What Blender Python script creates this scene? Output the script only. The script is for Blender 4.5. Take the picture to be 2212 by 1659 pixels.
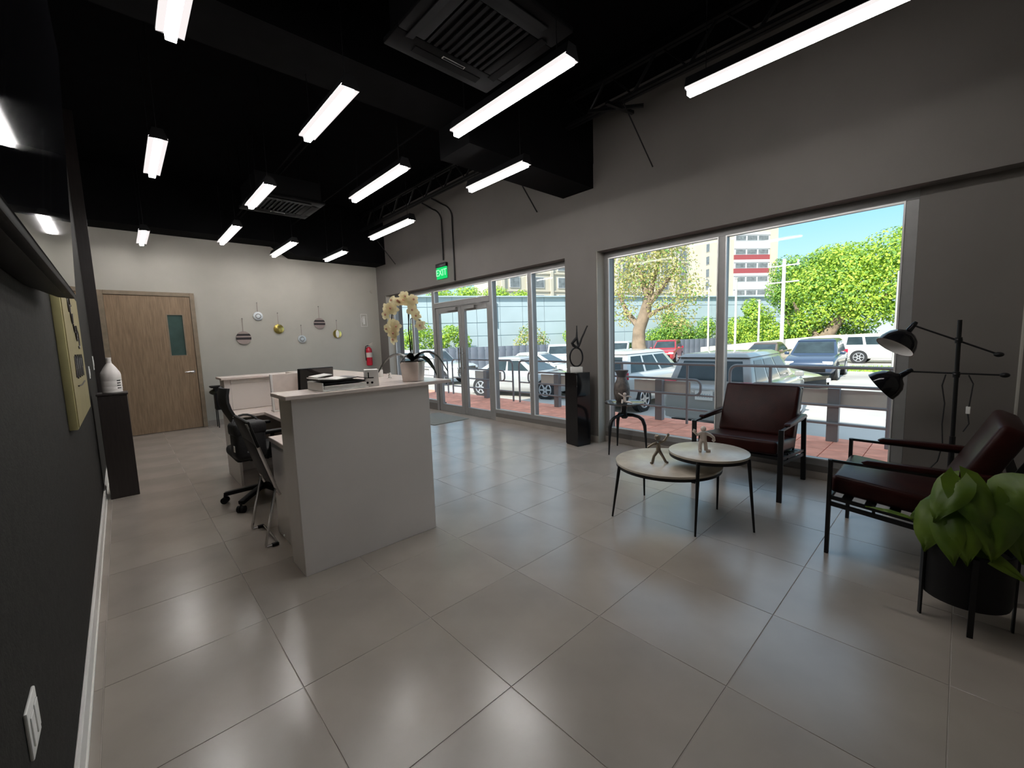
import bpy, bmesh, math, random
from mathutils import Vector, Matrix
random.seed(7)
for o in list(bpy.data.objects): bpy.data.objects.remove(o, do_unlink=True)
SC = bpy.context.scene
COL = SC.collection
PI = math.pi

# ---------------------------------------------------------------- camera
cam_d = bpy.data.cameras.new('camera')
cam_d.sensor_fit = 'HORIZONTAL'; cam_d.sensor_width = 36.0
cam_d.lens = 905.5 / 2212 * 36.0
cam_d.clip_start = 0.02; cam_d.clip_end = 500
cam = bpy.data.objects.new('camera', cam_d); COL.objects.link(cam)
cr = Vector((0.72955354, -0.68315536, -0.03240955)); cu = Vector((0.0962177, 0.05560545, 0.99380591)); cf = Vector((0.67712169, 0.72815299, -0.10629879))
M = Matrix((cr, cu, -cf)).transposed().to_4x4()
M.translation = Vector((-0.427427, -0.568764, 1.40971))
cam.matrix_world = M
SC.camera = cam

# ---------------------------------------------------------------- sky, sun, exposure
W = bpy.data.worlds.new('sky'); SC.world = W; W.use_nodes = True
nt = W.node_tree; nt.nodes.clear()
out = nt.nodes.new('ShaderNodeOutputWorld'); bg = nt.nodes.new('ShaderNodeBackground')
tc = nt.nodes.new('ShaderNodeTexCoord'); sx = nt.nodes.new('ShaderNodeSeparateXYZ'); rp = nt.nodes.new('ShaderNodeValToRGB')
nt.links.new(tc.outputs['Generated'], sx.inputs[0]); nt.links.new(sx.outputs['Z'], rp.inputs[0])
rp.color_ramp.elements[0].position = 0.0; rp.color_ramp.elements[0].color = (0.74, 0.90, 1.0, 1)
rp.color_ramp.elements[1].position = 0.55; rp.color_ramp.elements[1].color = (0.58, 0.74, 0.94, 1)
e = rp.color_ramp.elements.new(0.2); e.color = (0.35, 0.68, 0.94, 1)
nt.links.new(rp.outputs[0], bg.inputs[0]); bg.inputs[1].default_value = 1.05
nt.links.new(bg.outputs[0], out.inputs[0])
sun_d = bpy.data.lights.new('sun', 'SUN'); sun_d.energy = 6.0; sun_d.angle = math.radians(0.6); sun_d.color = (1.0, 0.95, 0.86)
sun = bpy.data.objects.new('sun', sun_d); COL.objects.link(sun)
sun.rotation_euler = Vector((0.85, 0.10, -0.64)).to_track_quat('-Z', 'Y').to_euler()
sun.location = (0, 0, 30)
LAMP = 37.0
vs = SC.view_settings
vs.view_transform = 'Standard'; vs.look = 'None'; vs.gamma = 1.0; vs.exposure = 0.45; vs.use_curve_mapping = False

# ---------------------------------------------------------------- materials
def lin(c):
    return tuple(((v/255.0)/12.92 if v/255.0 <= 0.04045 else ((v/255.0+0.055)/1.055)**2.4) for v in c)
def mat(name, col, rough=0.5, metal=0.0, var=0.0, scale=8.0, bump=0.0, bscale=60.0, spec=0.5, stretch=None, col2=None, coat=0.0, objvar=0.0, trans=0.0):
    m = bpy.data.materials.new(name); m.use_nodes = True
    n = m.node_tree; b = n.nodes['Principled BSDF']
    b.inputs['Base Color'].default_value = (*col, 1); b.inputs['Roughness'].default_value = rough
    b.inputs['Metallic'].default_value = metal; b.inputs['Specular IOR Level'].default_value = spec
    b.inputs['Coat Weight'].default_value = coat
    if var > 0 or col2 or bump > 0:
        t = n.nodes.new('ShaderNodeTexCoord'); mp = n.nodes.new('ShaderNodeMapping')
        n.links.new(t.outputs['Object'], mp.inputs[0])
        if stretch: mp.inputs['Scale'].default_value = stretch
    cur = None
    if var > 0 or col2:
        nz = n.nodes.new('ShaderNodeTexNoise'); nz.inputs['Scale'].default_value = scale; nz.inputs['Detail'].default_value = 5
        n.links.new(mp.outputs[0], nz.inputs['Vector'])
        r = n.nodes.new('ShaderNodeValToRGB')
        a = col2 if col2 else tuple(max(0, c*(1-var)) for c in col)
        c = col if col2 else tuple(min(1, c*(1+var)) for c in col)
        r.color_ramp.elements[0].color = (*a, 1); r.color_ramp.elements[1].color = (*c, 1)
        r.color_ramp.elements[0].position = 0.32; r.color_ramp.elements[1].position = 0.68
        n.links.new(nz.outputs['Fac'], r.inputs[0]); cur = r.outputs[0]
    if objvar > 0:
        oi = n.nodes.new('ShaderNodeObjectInfo'); mr = n.nodes.new('ShaderNodeMapRange')
        mr.inputs['To Min'].default_value = 1-objvar; mr.inputs['To Max'].default_value = 1+objvar
        n.links.new(oi.outputs['Random'], mr.inputs[0])
        vm = n.nodes.new('ShaderNodeVectorMath'); vm.operation = 'SCALE'
        if cur: n.links.new(cur, vm.inputs[0])
        else: vm.inputs[0].default_value = col
        n.links.new(mr.outputs[0], vm.inputs['Scale']); cur = vm.outputs[0]
    if cur: n.links.new(cur, b.inputs['Base Color'])
    if bump > 0:
        nb = n.nodes.new('ShaderNodeTexNoise'); nb.inputs['Scale'].default_value = bscale; nb.inputs['Detail'].default_value = 4
        n.links.new(mp.outputs[0], nb.inputs['Vector'])
        bp = n.nodes.new('ShaderNodeBump'); bp.inputs['Strength'].default_value = bump; bp.inputs['Distance'].default_value = 0.01
        n.links.new(nb.outputs['Fac'], bp.inputs['Height']); n.links.new(bp.outputs[0], b.inputs['Normal'])
    if trans > 0:
        o = n.nodes['Material Output']; tl = n.nodes.new('ShaderNodeBsdfTranslucent'); mx = n.nodes.new('ShaderNodeMixShader')
        mx.inputs[0].default_value = trans
        if cur: n.links.new(cur, tl.inputs[0])
        else: tl.inputs[0].default_value = (*col, 1)
        n.links.new(b.outputs[0], mx.inputs[1]); n.links.new(tl.outputs[0], mx.inputs[2]); n.links.new(mx.outputs[0], o.inputs[0])
    return m
def emat(name, col, s):
    m = bpy.data.materials.new(name); m.use_nodes = True
    n = m.node_tree; n.nodes.clear(); o = n.nodes.new('ShaderNodeOutputMaterial'); e = n.nodes.new('ShaderNodeEmission')
    e.inputs[0].default_value = (*col, 1); e.inputs[1].default_value = s; n.links.new(e.outputs[0], o.inputs[0]); return m
def glassmat(name, tint=(0.95, 0.97, 0.97), gl=1.0):
    m = bpy.data.materials.new(name); m.use_nodes = True
    n = m.node_tree; n.nodes.clear(); o = n.nodes.new('ShaderNodeOutputMaterial')
    t = n.nodes.new('ShaderNodeBsdfTransparent'); t.inputs[0].default_value = (*tint, 1)
    g = n.nodes.new('ShaderNodeBsdfGlossy'); g.inputs['Roughness'].default_value = 0.02
    lw = n.nodes.new('ShaderNodeLayerWeight'); lw.inputs[0].default_value = 0.5
    pw = n.nodes.new('ShaderNodeMath'); pw.operation = 'POWER'; n.links.new(lw.outputs['Facing'], pw.inputs[0]); pw.inputs[1].default_value = 5.0
    ma = n.nodes.new('ShaderNodeMath'); ma.operation = 'MULTIPLY_ADD'; n.links.new(pw.outputs[0], ma.inputs[0]); ma.inputs[1].default_value = 0.5; ma.inputs[2].default_value = 0.012
    ge = n.nodes.new('ShaderNodeNewGeometry'); iv = n.nodes.new('ShaderNodeMath'); iv.operation = 'SUBTRACT'; iv.inputs[0].default_value = 1.0; n.links.new(ge.outputs['Backfacing'], iv.inputs[1])
    f = n.nodes.new('ShaderNodeMath'); f.operation = 'MULTIPLY'; n.links.new(ma.outputs[0], f.inputs[0]); n.links.new(iv.outputs[0], f.inputs[1])
    mx = n.nodes.new('ShaderNodeMixShader'); n.links.new(f.outputs[0], mx.inputs[0]); n.links.new(t.outputs[0], mx.inputs[1]); n.links.new(g.outputs[0], mx.inputs[2])
    n.links.new(mx.outputs[0], o.inputs[0]); return m
K = {}
K['tile'] = mat('porcelain_tile', (0.338, 0.295, 0.256), 0.24, var=0.10, scale=2.2, bump=0.02, bscale=30, objvar=0.05, spec=1.0)
K['grout'] = mat('grout', (0.36, 0.315, 0.275), 0.8, var=0.1)
K['skirt'] = mat('tile_skirting', (0.30, 0.265, 0.235), 0.4, var=0.1, scale=4)
K['wall_l'] = mat('charcoal_wallcover', (0.020, 0.019, 0.017), 0.8, spec=0.2, var=0.25, scale=40, bump=0.25, bscale=120)
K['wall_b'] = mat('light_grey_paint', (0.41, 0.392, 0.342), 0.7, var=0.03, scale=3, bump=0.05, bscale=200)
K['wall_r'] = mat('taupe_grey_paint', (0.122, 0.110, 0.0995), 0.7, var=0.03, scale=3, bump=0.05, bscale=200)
K['ceil'] = mat('black_ceiling_paint', (0.0035, 0.0035, 0.004), 0.95, var=0.2, scale=6, spec=0.03)
K['beam'] = mat('black_beam_paint', (0.006, 0.006, 0.0065), 0.9, var=0.15, scale=6, spec=0.05)
K['black'] = mat('black_metal', (0.006, 0.006, 0.0065), 0.42, var=0.1, scale=20, spec=0.3)
K['blackgl'] = mat('black_gloss', (0.005, 0.005, 0.006), 0.12, var=0.1, scale=4, spec=0.35)
K['blackpl'] = mat('black_plastic', (0.006, 0.006, 0.0065), 0.5, spec=0.18, var=0.1, scale=30)
K['white'] = mat('white_paint', (0.72, 0.70, 0.66), 0.45, var=0.03)
K['whitepl'] = mat('white_plastic', (0.74, 0.73, 0.70), 0.35, var=0.02)
K['alu'] = mat('grey_aluminium', (0.235, 0.23, 0.225), 0.42, metal=0.2, var=0.05, scale=10)
K['bead'] = mat('bright_aluminium_bead', (0.62, 0.62, 0.61), 0.35, metal=0.3, var=0.04)
K['chrome'] = mat('brushed_steel', (0.62, 0.61, 0.60), 0.22, metal=1.0, var=0.04, scale=30)
K['glass'] = glassmat('window_glass')
K['desk'] = mat('cream_laminate', (0.74, 0.69, 0.65), 0.35, var=0.05, scale=1.5)
K['desktop'] = mat('pale_quartz_top', (0.76, 0.66, 0.60), 0.2, var=0.06, scale=14)
K['wood'] = mat('brown_oak_door', (0.30, 0.205, 0.125), 0.45, scale=5, stretch=(14, 14, 0.9), col2=(0.195, 0.128, 0.075), bump=0.05, bscale=12)
K['woodfr'] = mat('brown_door_frame', (0.22, 0.17, 0.115), 0.45, var=0.15, scale=10)
K['darkwood'] = mat('dark_brown_panel', (0.022, 0.017, 0.016), 0.35, var=0.2, scale=6, stretch=(10, 10, 1))
K['leather'] = mat('dark_brown_leather', (0.024, 0.0062, 0.0052), 0.33, spec=0.13, var=0.25, scale=9, bump=0.12, bscale=160)
K['stone'] = mat('cream_stone_top', (0.50, 0.45, 0.37), 0.25, var=0.12, scale=7)
K['gold'] = mat('brass_gold', (0.70, 0.55, 0.17), 0.16, metal=0.95, var=0.08)
K['goldsign'] = mat('pale_gold_board', (0.34, 0.295, 0.145), 0.38, metal=0.35, var=0.08, scale=5)
K['goldedge'] = mat('light_gold_edge', (0.45, 0.41, 0.20), 0.4, metal=0.3, var=0.06)
K['leaf'] = mat('glossy_green_leaf', (0.14, 0.215, 0.016), 0.4, scale=5, col2=(0.055, 0.12, 0.012), trans=0.3)
K['leafdk'] = mat('dark_orchid_leaf', (0.012, 0.018, 0.010), 0.35, var=0.2)
K['petal'] = mat('cream_petal', (0.90, 0.84, 0.55), 0.6, col2=(0.88, 0.78, 0.52), scale=14, trans=0.45)
K['fig'] = mat('pinkish_ceramic', (0.62, 0.53, 0.47), 0.45, var=0.06)
K['figmetal'] = mat('antique_metal_figure', (0.26, 0.22, 0.17), 0.35, metal=0.7, var=0.1)
K['jug'] = mat('white_jug_plastic', (0.76, 0.71, 0.67), 0.45, var=0.03)
K['soil'] = mat('potting_soil', (0.03, 0.02, 0.012), 0.95, var=0.4, scale=60, bump=0.5)
K['red'] = mat('extinguisher_red', (0.50, 0.012, 0.03), 0.25, var=0.05)
K['mesh'] = mat('black_mesh_fabric', (0.013, 0.013, 0.014), 0.8, var=0.3, scale=140)
K['bag'] = mat('black_nylon', (0.010, 0.010, 0.011), 0.6, var=0.25, scale=60, bump=0.2)
K['mat'] = mat('grey_entrance_mat', (0.22, 0.225, 0.205), 0.95, var=0.25, scale=120, bump=0.5, bscale=300)
K['screen'] = mat('tv_glass', (0.004, 0.004, 0.005), 0.03, spec=0.9)
K['cord'] = mat('black_rubber', (0.01, 0.01, 0.01), 0.7)
K['paper'] = mat('white_paper', (0.78, 0.76, 0.72), 0.8, var=0.03)
K['ceramic'] = mat('speckled_vase_ceramic', (0.05, 0.042, 0.038), 0.5, col2=(0.13, 0.105, 0.092), scale=26)
# outdoors
K['terra'] = mat('terracotta_tile', (0.86, 0.36, 0.25), 0.75, spec=0.2, var=0.15, scale=5, objvar=0.12)
K['conc'] = mat('porch_concrete', (0.42, 0.38, 0.33), 0.9, var=0.12, scale=3)
K['asph'] = mat('asphalt', (0.47, 0.445, 0.41), 0.95, spec=0.2, var=0.18, scale=0.5, bump=0.2, bscale=20)
K['rail'] = mat('grey_painted_steel', (0.20, 0.205, 0.215), 0.45, var=0.05)
K['signback'] = mat('grey_sign_plate', (0.55, 0.53, 0.47), 0.6, var=0.05)
K['corr'] = mat('pale_blue_cladding', (0.42, 0.50, 0.53), 0.55, var=0.05, scale=0.6)
K['fence'] = mat('slate_blue_sheet', (0.135, 0.15, 0.185), 0.55, var=0.15, scale=1.5)
K['wwall'] = mat('whitewashed_wall', (0.82, 0.75, 0.62), 0.9, var=0.06)
K['tower'] = mat('beige_tower_render', (0.50, 0.45, 0.36), 0.9, var=0.05, scale=0.3)
K['towerw'] = mat('white_tower_render', (0.52, 0.52, 0.52), 0.9, var=0.04, scale=0.3)
K['maroon'] = mat('maroon_band', (0.30, 0.06, 0.065), 0.8, var=0.1)
K['winfar'] = mat('far_window_glass', (0.16, 0.17, 0.17), 0.25, var=0.3, scale=1.5)
K['bark'] = mat('tree_bark', (0.27, 0.20, 0.14), 0.9, var=0.3, scale=3, bump=0.4, bscale=10)
K['fol1'] = mat('bright_green_foliage', (0.58, 0.72, 0.09), 0.6, col2=(0.34, 0.52, 0.06), scale=0.9, trans=0.35)
K['fol2'] = mat('mid_green_foliage', (0.27, 0.46, 0.09), 0.6, col2=(0.14, 0.29, 0.06), scale=0.9, trans=0.3)
K['fol3'] = mat('yellow_olive_foliage', (0.62, 0.54, 0.20), 0.6, col2=(0.40, 0.39, 0.14), scale=0.9, trans=0.35)
K['grass'] = mat('lawn_grass', (0.28, 0.42, 0.05), 0.8, var=0.25, scale=3)
K['tyre'] = mat('tyre_rubber', (0.02, 0.02, 0.022), 0.8, var=0.1)
K['rim'] = mat('alloy_rim', (0.55, 0.55, 0.57), 0.3, metal=0.7, var=0.05)
K['carglass'] = mat('car_glass', (0.03, 0.045, 0.05), 0.08, spec=0.45, var=0.3, scale=2)
K['tail'] = mat('tail_light_red', (0.5, 0.01, 0.04), 0.2, var=0.1)
K['head'] = mat('head_light_lens', (0.75, 0.77, 0.8), 0.1, var=0.05)
K['polew'] = mat('white_post_paint', (0.60, 0.57, 0.52), 0.7, var=0.05)

# ---------------------------------------------------------------- mesh builder
class MB:
    def __init__(s): s.v = []; s.f = []
    def add(s, vs, fs):
        b = len(s.v); s.v += [Vector(v) for v in vs]; s.f += [tuple(i+b for i in f) for f in fs]; return s
    def box(s, x0, x1, y0, y1, z0, z1):
        return s.add([(x0,y0,z0),(x1,y0,z0),(x1,y1,z0),(x0,y1,z0),(x0,y0,z1),(x1,y0,z1),(x1,y1,z1),(x0,y1,z1)],
                     [(0,3,2,1),(4,5,6,7),(0,1,5,4),(1,2,6,5),(2,3,7,6),(3,0,4,7)])
    def obox(s, c, size, R=None):
        R = R or Matrix.Identity(3); hx, hy, hz = [k/2 for k in size]; c = Vector(c)
        vs = [c + R @ Vector(p) for p in [(-hx,-hy,-hz),(hx,-hy,-hz),(hx,hy,-hz),(-hx,hy,-hz),(-hx,-hy,hz),(hx,-hy,hz),(hx,hy,hz),(-hx,hy,hz)]]
        return s.add(vs, [(0,3,2,1),(4,5,6,7),(0,1,5,4),(1,2,6,5),(2,3,7,6),(3,0,4,7)])
    def bar(s, p0, p1, w, h, up=(0,0,1)):
        p0 = Vector(p0); p1 = Vector(p1); d = (p1-p0); L = d.length; d.normalize()
        a = d.cross(Vector(up))
        if a.length < 1e-4: a = d.cross(Vector((1,0,0)))
        a.normalize(); b = a.cross(d)
        R = Matrix((a, d, b)).transposed()
        return s.obox((p0+p1)/2, (w, L, h), R)
    def cyl(s, p0, p1, r0, r1=None, n=12, cap=True):
        r1 = r0 if r1 is None else r1
        return s.tube([p0, p1], [r0, r1], n, cap)
    def tube(s, pts, r, n=8, cap=True, closed=False):
        pts = [Vector(p) for p in pts]; m = len(pts); rs = r if isinstance(r, (list, tuple)) else [r]*m
        T = []
        for i in range(m):
            if closed: d = pts[(i+1) % m]-pts[i-1]
            elif i == 0: d = pts[1]-pts[0]
            elif i == m-1: d = pts[-1]-pts[-2]
            else: d = (pts[i+1]-pts[i]).normalized()+(pts[i]-pts[i-1]).normalized()
            T.append(d.normalized() if d.length > 1e-9 else Vector((0,0,1)))
        a = T[0].orthogonal().normalized(); b0 = len(s.v); vs = []
        for i in range(m):
            a = (a-T[i]*a.dot(T[i]))
            a = a.normalized() if a.length > 1e-6 else T[i].orthogonal().normalized()
            c = T[i].cross(a)
            for k in range(n):
                t = 2*PI*k/n; vs.append(pts[i]+(a*math.cos(t)+c*math.sin(t))*rs[i])
        fs = []
        for i in range(m if closed else m-1):
            j = (i+1) % m
            for k in range(n): fs.append((i*n+k, i*n+(k+1) % n, j*n+(k+1) % n, j*n+k))
        if cap and not closed:
            fs.append(tuple(range(n-1, -1, -1))); fs.append(tuple((m-1)*n+k for k in range(n)))
        return s.add(vs, fs)
    def lathe(s, prof, n=24, c=(0,0,0), cap=True, sx=1.0, sy=1.0):
        c = Vector(c); vs = []; m = len(prof)
        for r, z in prof:
            for k in range(n): vs.append(c+Vector((r*sx*math.cos(2*PI*k/n), r*sy*math.sin(2*PI*k/n), z)))
        fs = [(i*n+k, i*n+(k+1) % n, (i+1)*n+(k+1) % n, (i+1)*n+k) for i in range(m-1) for k in range(n)]
        if cap: fs.append(tuple(range(n-1, -1, -1))); fs.append(tuple((m-1)*n+k for k in range(n)))
        return s.add(vs, fs)
    def prism(s, poly, axis, a0, a1):
        """poly: 2-D points in the plane normal to axis ('x': (y,z), 'y': (x,z), 'z': (x,y))"""
        f = {'x': lambda p, a: (a, p[0], p[1]), 'y': lambda p, a: (p[0], a, p[1]), 'z': lambda p, a: (p[0], p[1], a)}[axis]
        n = len(poly)
        return s.add([f(p, a0) for p in poly]+[f(p, a1) for p in poly],
                     [tuple(range(n-1, -1, -1)), tuple(range(n, 2*n))]+[(i, (i+1) % n, n+(i+1) % n, n+i) for i in range(n)])
    def sphere(s, c, r, n=12, m=8, sc=(1,1,1)):
        c = Vector(c); vs = [c+Vector((0,0,-r*sc[2]))]
        for i in range(1, m):
            t = -PI/2+PI*i/m
            for k in range(n):
                p = 2*PI*k/n; vs.append(c+Vector((r*sc[0]*math.cos(t)*math.cos(p), r*sc[1]*math.cos(t)*math.sin(p), r*sc[2]*math.sin(t))))
        vs.append(c+Vector((0,0,r*sc[2]))); fs = []
        for k in range(n): fs.append((0, 1+(k+1) % n, 1+k))
        for i in range(m-2):
            for k in range(n): fs.append((1+i*n+k, 1+i*n+(k+1) % n, 1+(i+1)*n+(k+1) % n, 1+(i+1)*n+k))
        for k in range(n): fs.append((1+(m-2)*n+k, 1+(m-2)*n+(k+1) % n, len(vs)-1))
        return s.add(vs, fs)
    def xform(s, Mx):
        s.v = [Mx @ v for v in s.v]; return s
    def mesh(s, name, material, bevel=0.0, seg=2, ang=38):
        me = bpy.data.meshes.new(name); me.from_pydata([tuple(v) for v in s.v], [], s.f); me.update()
        bm = bmesh.new(); bm.from_mesh(me)
        bmesh.ops.recalc_face_normals(bm, faces=bm.faces)
        if bevel > 0:
            bmesh.ops.bevel(bm, geom=[e for e in bm.edges if len(e.link_faces) == 2 and e.calc_face_angle(0) > 0.35], offset=bevel, segments=seg, profile=0.5, affect='EDGES')
        bm.to_mesh(me); bm.free()
        for mm in (material if isinstance(material, list) else [material]): me.materials.append(mm)
        me.polygons.foreach_set('use_smooth', [True]*len(me.polygons))
        me.set_sharp_from_angle(angle=math.radians(ang))
        return me
    def build(s, name, material, parent=None, bevel=0.0, seg=2, ang=38, loc=None, rotz=0):
        o = bpy.data.objects.new(name, s.mesh(name, material, bevel, seg, ang)); COL.objects.link(o)
        if parent: o.parent = parent
        if loc: o.location = loc
        if rotz: o.rotation_euler = (0, 0, rotz)
        return o
def tag(o, label=None, cat=None, group=None, kind=None):
    if label: o['label'] = label
    if cat: o['category'] = cat
    if group: o['group'] = group
    if kind: o['kind'] = kind
    return o
def thing(name, label, cat, loc=(0,0,0), rotz=0, group=None, kind=None):
    o = bpy.data.objects.new(name, None); o.empty_display_size = 0.1; COL.objects.link(o)
    o.location = loc; o.rotation_euler = (0, 0, rotz); return tag(o, label, cat, group, kind)
def struct(o): o['kind'] = 'structure'; return o
def copy_tree(o, parent=None):
    c = o.copy(); COL.objects.link(c); c.parent = parent
    for ch in list(o.children): copy_tree(ch, c)
    return c
def inst(name, me, parent=None, loc=(0,0,0), rotz=0):
    o = bpy.data.objects.new(name, me); COL.objects.link(o); o.parent = parent; o.location = loc; o.rotation_euler = (0,0,rotz); return o
def Rz(a): return Matrix.Rotation(a, 3, 'Z')
def Rx(a): return Matrix.Rotation(a, 3, 'X')
def Ry(a): return Matrix.Rotation(a, 3, 'Y')
def text_mesh(name, txt, size, depth, material, parent, M4):
    cu_ = bpy.data.curves.new(name, 'FONT'); cu_.body = txt; cu_.size = size; cu_.extrude = depth; cu_.align_x = 'CENTER'; cu_.align_y = 'CENTER'
    t = bpy.data.objects.new(name+'_tmp', cu_); COL.objects.link(t)
    bpy.context.view_layer.update()
    me = bpy.data.meshes.new_from_object(t.evaluated_get(bpy.context.evaluated_depsgraph_get()))
    bpy.data.objects.remove(t, do_unlink=True); bpy.data.curves.remove(cu_)
    me.materials.clear(); me.materials.append(material)
    o = bpy.data.objects.new(name, me); COL.objects.link(o); o.parent = parent; o.matrix_local = M4; return o

# ---------------------------------------------------------------- room shell
XL, XW, YB, YF, ZC, T = -0.66, 4.12, 8.845, -1.85, 4.2, 0.61
XG = 4.28                                   # inner face of the window frames
HEAD = 2.48
floor = struct(MB().box(XL-0.15, 4.55, YF-0.15, YB+0.15, -0.12, -0.0018).build('floor', K['grout']))
tile_cache = {}
for i in range(-2, 8):
    for j in range(-4, 15):
        x0, x1 = max(XL, i*T), min(4.55, (i+1)*T); y0, y1 = max(YF, j*T), min(YB, (j+1)*T)
        if x1-x0 < 0.02 or y1-y0 < 0.02: continue
        g = 0.0014; key = (round(x1-x0, 3), round(y1-y0, 3))
        if key not in tile_cache:
            w, h = key
            tile_cache[key] = MB().box(-w/2+g, w/2-g, -h/2+g, h/2-g, -0.01, 0.0).mesh('floor_tile', K['tile'], 0.0012, 1)
        inst('floor_tile', tile_cache[key], floor, ((x0+x1)/2, (y0+y1)/2, 0))
struct(MB().box(XL-0.15, XL, YF-0.15, YB+0.15, 0, ZC).build('wall_left', K['wall_l']))
struct(MB().box(XL, 4.52, YB, YB+0.15, 0, ZC).build('wall_back', K['wall_b']))
struct(MB().box(XL, 4.52, YF-0.15, YF, 0, ZC).build('wall_front', K['wall_b']))
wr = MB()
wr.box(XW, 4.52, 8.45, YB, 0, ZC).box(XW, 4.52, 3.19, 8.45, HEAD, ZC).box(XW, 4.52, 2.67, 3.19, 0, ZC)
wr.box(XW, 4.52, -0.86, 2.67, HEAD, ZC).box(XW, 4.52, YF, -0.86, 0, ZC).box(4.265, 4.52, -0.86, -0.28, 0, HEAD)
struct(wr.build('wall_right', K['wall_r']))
struct(MB().box(XL-0.15, 4.52, YF-0.15, YB+0.15, ZC, ZC+0.25).build('ceiling', K['ceil']))
# skirtings
struct(MB().box(XL, XL+0.014, YF, 6.59, 0.0, 0.10).box(XL, XL+0.02, YF, 6.59, 0.0, 0.012).build('baseboard_left', K['white'], bevel=0.002, seg=1))
struct(MB().box(0.66, XW, YB-0.012, YB, 0, 0.10).build('baseboard_back', K['skirt']))
struct(MB().box(XW-0.012, XW, 2.67, 3.19, 0, 0.09).box(XW-0.012, XW, 8.45, YB-0.012, 0, 0.09).build('baseboard_right', K['skirt']))
# beams with a deeper haunch at the right-hand end
struct(MB().box(XL, XW, 2.70, 3.20, 3.55, ZC).box(2.17, XW, 2.705, 3.195, 3.26, 3.55).build('trim_1', K['beam']))
struct(MB().prism([(XL,3.37),(1.95,3.37),(2.25,3.17),(XW,3.165),(XW,ZC),(XL,ZC)], 'y', 8.35, YB).build('trim_2', K['beam']))
# dark pilaster on the left wall
struct(MB().box(XL, -0.562, 6.6, 6.95, 0, ZC).box(-0.562, -0.555, 6.6, 6.63, 0, ZC).build('trim_3', K['darkwood']))
# curbs under the glazing
struct(MB().box(XG, 4.50, 3.19, 4.93, 0, 0.14).build('trim_4', K['wall_r']))
struct(MB().box(XG, 4.50, 6.77, 8.45, 0, 0.14).build('trim_5', K['wall_r']))
struct(MB().box(XG, 4.50, -0.28, 2.67, 0, 0.13).build('trim_6', K['wall_r']))
struct(MB().box(XW+0.003, XG, 2.662, 2.67, 0, HEAD).box(XW+0.003, XG, -0.86, -0.852, 0, HEAD).build('trim_7', K['wall_b']))
struct(MB().box(XW+0.003, XG, 8.442, 8.45, 0, HEAD).build('trim_8', K['wall_b']))
struct(MB().box(XG-0.01, XG, 3.19, 4.93, 0, 0.07).box(XG-0.01, XG, -0.28, 2.67, 0, 0.07).build('baseboard_window', K['skirt']))

# ---------------------------------------------------------------- glazing
def pane(parent, y0, y1, z0, z1, x=4.335):
    return MB().box(x-0.003, x+0.003, y0, y1, z0, z1).build('pane', K['glass'], parent)
def bead(parent, y0, y1, z0, z1):
    m = MB(); a, b, t = XG-0.006, XG+0.012, 0.012
    for (p, q, r, s_) in ((y0, y0+t, z0, z1), (y1-t, y1, z0, z1), (y0+t, y1-t, z0, z0+t), (y0+t, y1-t, z1-t, z1)): m.box(a, b, p, q, r, s_)
    return m.build('glazing_bead', K['bead'], parent)
FX0, FX1 = XG, 4.385
w1 = struct(thing('window_1', None, None, (0,0,0)))
def member(parent, name, y0, y1, z0, z1): return MB().box(FX0, FX1, y0, y1, z0, z1).build(name, K['alu'], parent, bevel=0.003, seg=1)
member(w1, 'head_rail', 3.19, 8.45, 2.405, HEAD)
for y0, y1, z0 in ((3.19, 3.245, 0.14), (3.99, 4.06, 0.20), (4.925, 5.0, 0.0), (6.70, 6.775, 0.0), (7.55, 7.61, 0.20), (8.39, 8.45, 0.14)): member(w1, 'mullion', y0, y1, z0, 2.405)
member(w1, 'sill_rail', 3.245, 4.925, 0.14, 0.20); member(w1, 'sill_rail', 6.775, 8.39, 0.14, 0.20)
member(w1, 'transom', 5.0, 6.70, 2.07, 2.16)
for y0, y1, z0, z1 in ((3.245, 3.99, 0.2, 2.405), (4.06, 4.925, 0.2, 2.405), (6.775, 7.55, 0.2, 2.405), (7.61, 8.39, 0.2, 2.405), (5.0, 6.70, 2.16, 2.405)):
    pane(w1, y0, y1, z0, z1); bead(w1, y0, y1, z0, z1)
d1 = struct(thing('door_1', None, None, (0,0,0)))
for k, (y0, y1) in enumerate(((5.005, 5.848), (5.852, 6.695))):
    lf = MB(); s0, s1 = (0.10, 0.09)
    lf.box(4.30, 4.36, y0, y0+0.095, 0.008, 2.06).box(4.30, 4.36, y1-0.095, y1, 0.008, 2.06)
    lf.box(4.30, 4.36, y0+0.095, y1-0.095, 0.008, 0.15).box(4.30, 4.36, y0+0.095, y1-0.095, 1.96, 2.06)
    leaf = lf.build('door_leaf', K['alu'], d1, bevel=0.003, seg=1)
    MB().box(4.327, 4.333, y0+0.095, y1-0.095, 0.15, 1.96).build('pane', K['glass'], leaf)
    hy = y1-0.048 if k == 0 else y0+0.048
    h = MB().cyl((4.24, hy, 0.80), (4.24, hy, 1.28), 0.013, n=12).cyl((4.24, hy, 0.90), (4.30, hy, 0.90), 0.009, n=8).cyl((4.24, hy, 1.18), (4.30, hy, 1.18), 0.009, n=8)
    h.build('pull_handle', K['chrome'], leaf)
    cy0 = y1-0.45 if k == 0 else y0+0.12
    c = MB().box(4.255, 4.30, cy0, cy0+0.30, 1.985, 2.04).bar((4.275, cy0+0.15, 2.05), (4.24, cy0-0.10, 2.06), 0.02, 0.008).bar((4.24, cy0-0.10, 2.06), (4.285, cy0-0.28, 2.075), 0.02, 0.008)
    c.build('door_closer', K['alu'], leaf, bevel=0.003, seg=1)
w2 = struct(thing('window_2', None, None, (0,0,0)))
member(w2, 'head_rail', -0.28, 2.67, 2.405, HEAD); member(w2, 'sill_rail', -0.28, 2.67, 0.13, 0.19)
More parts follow.
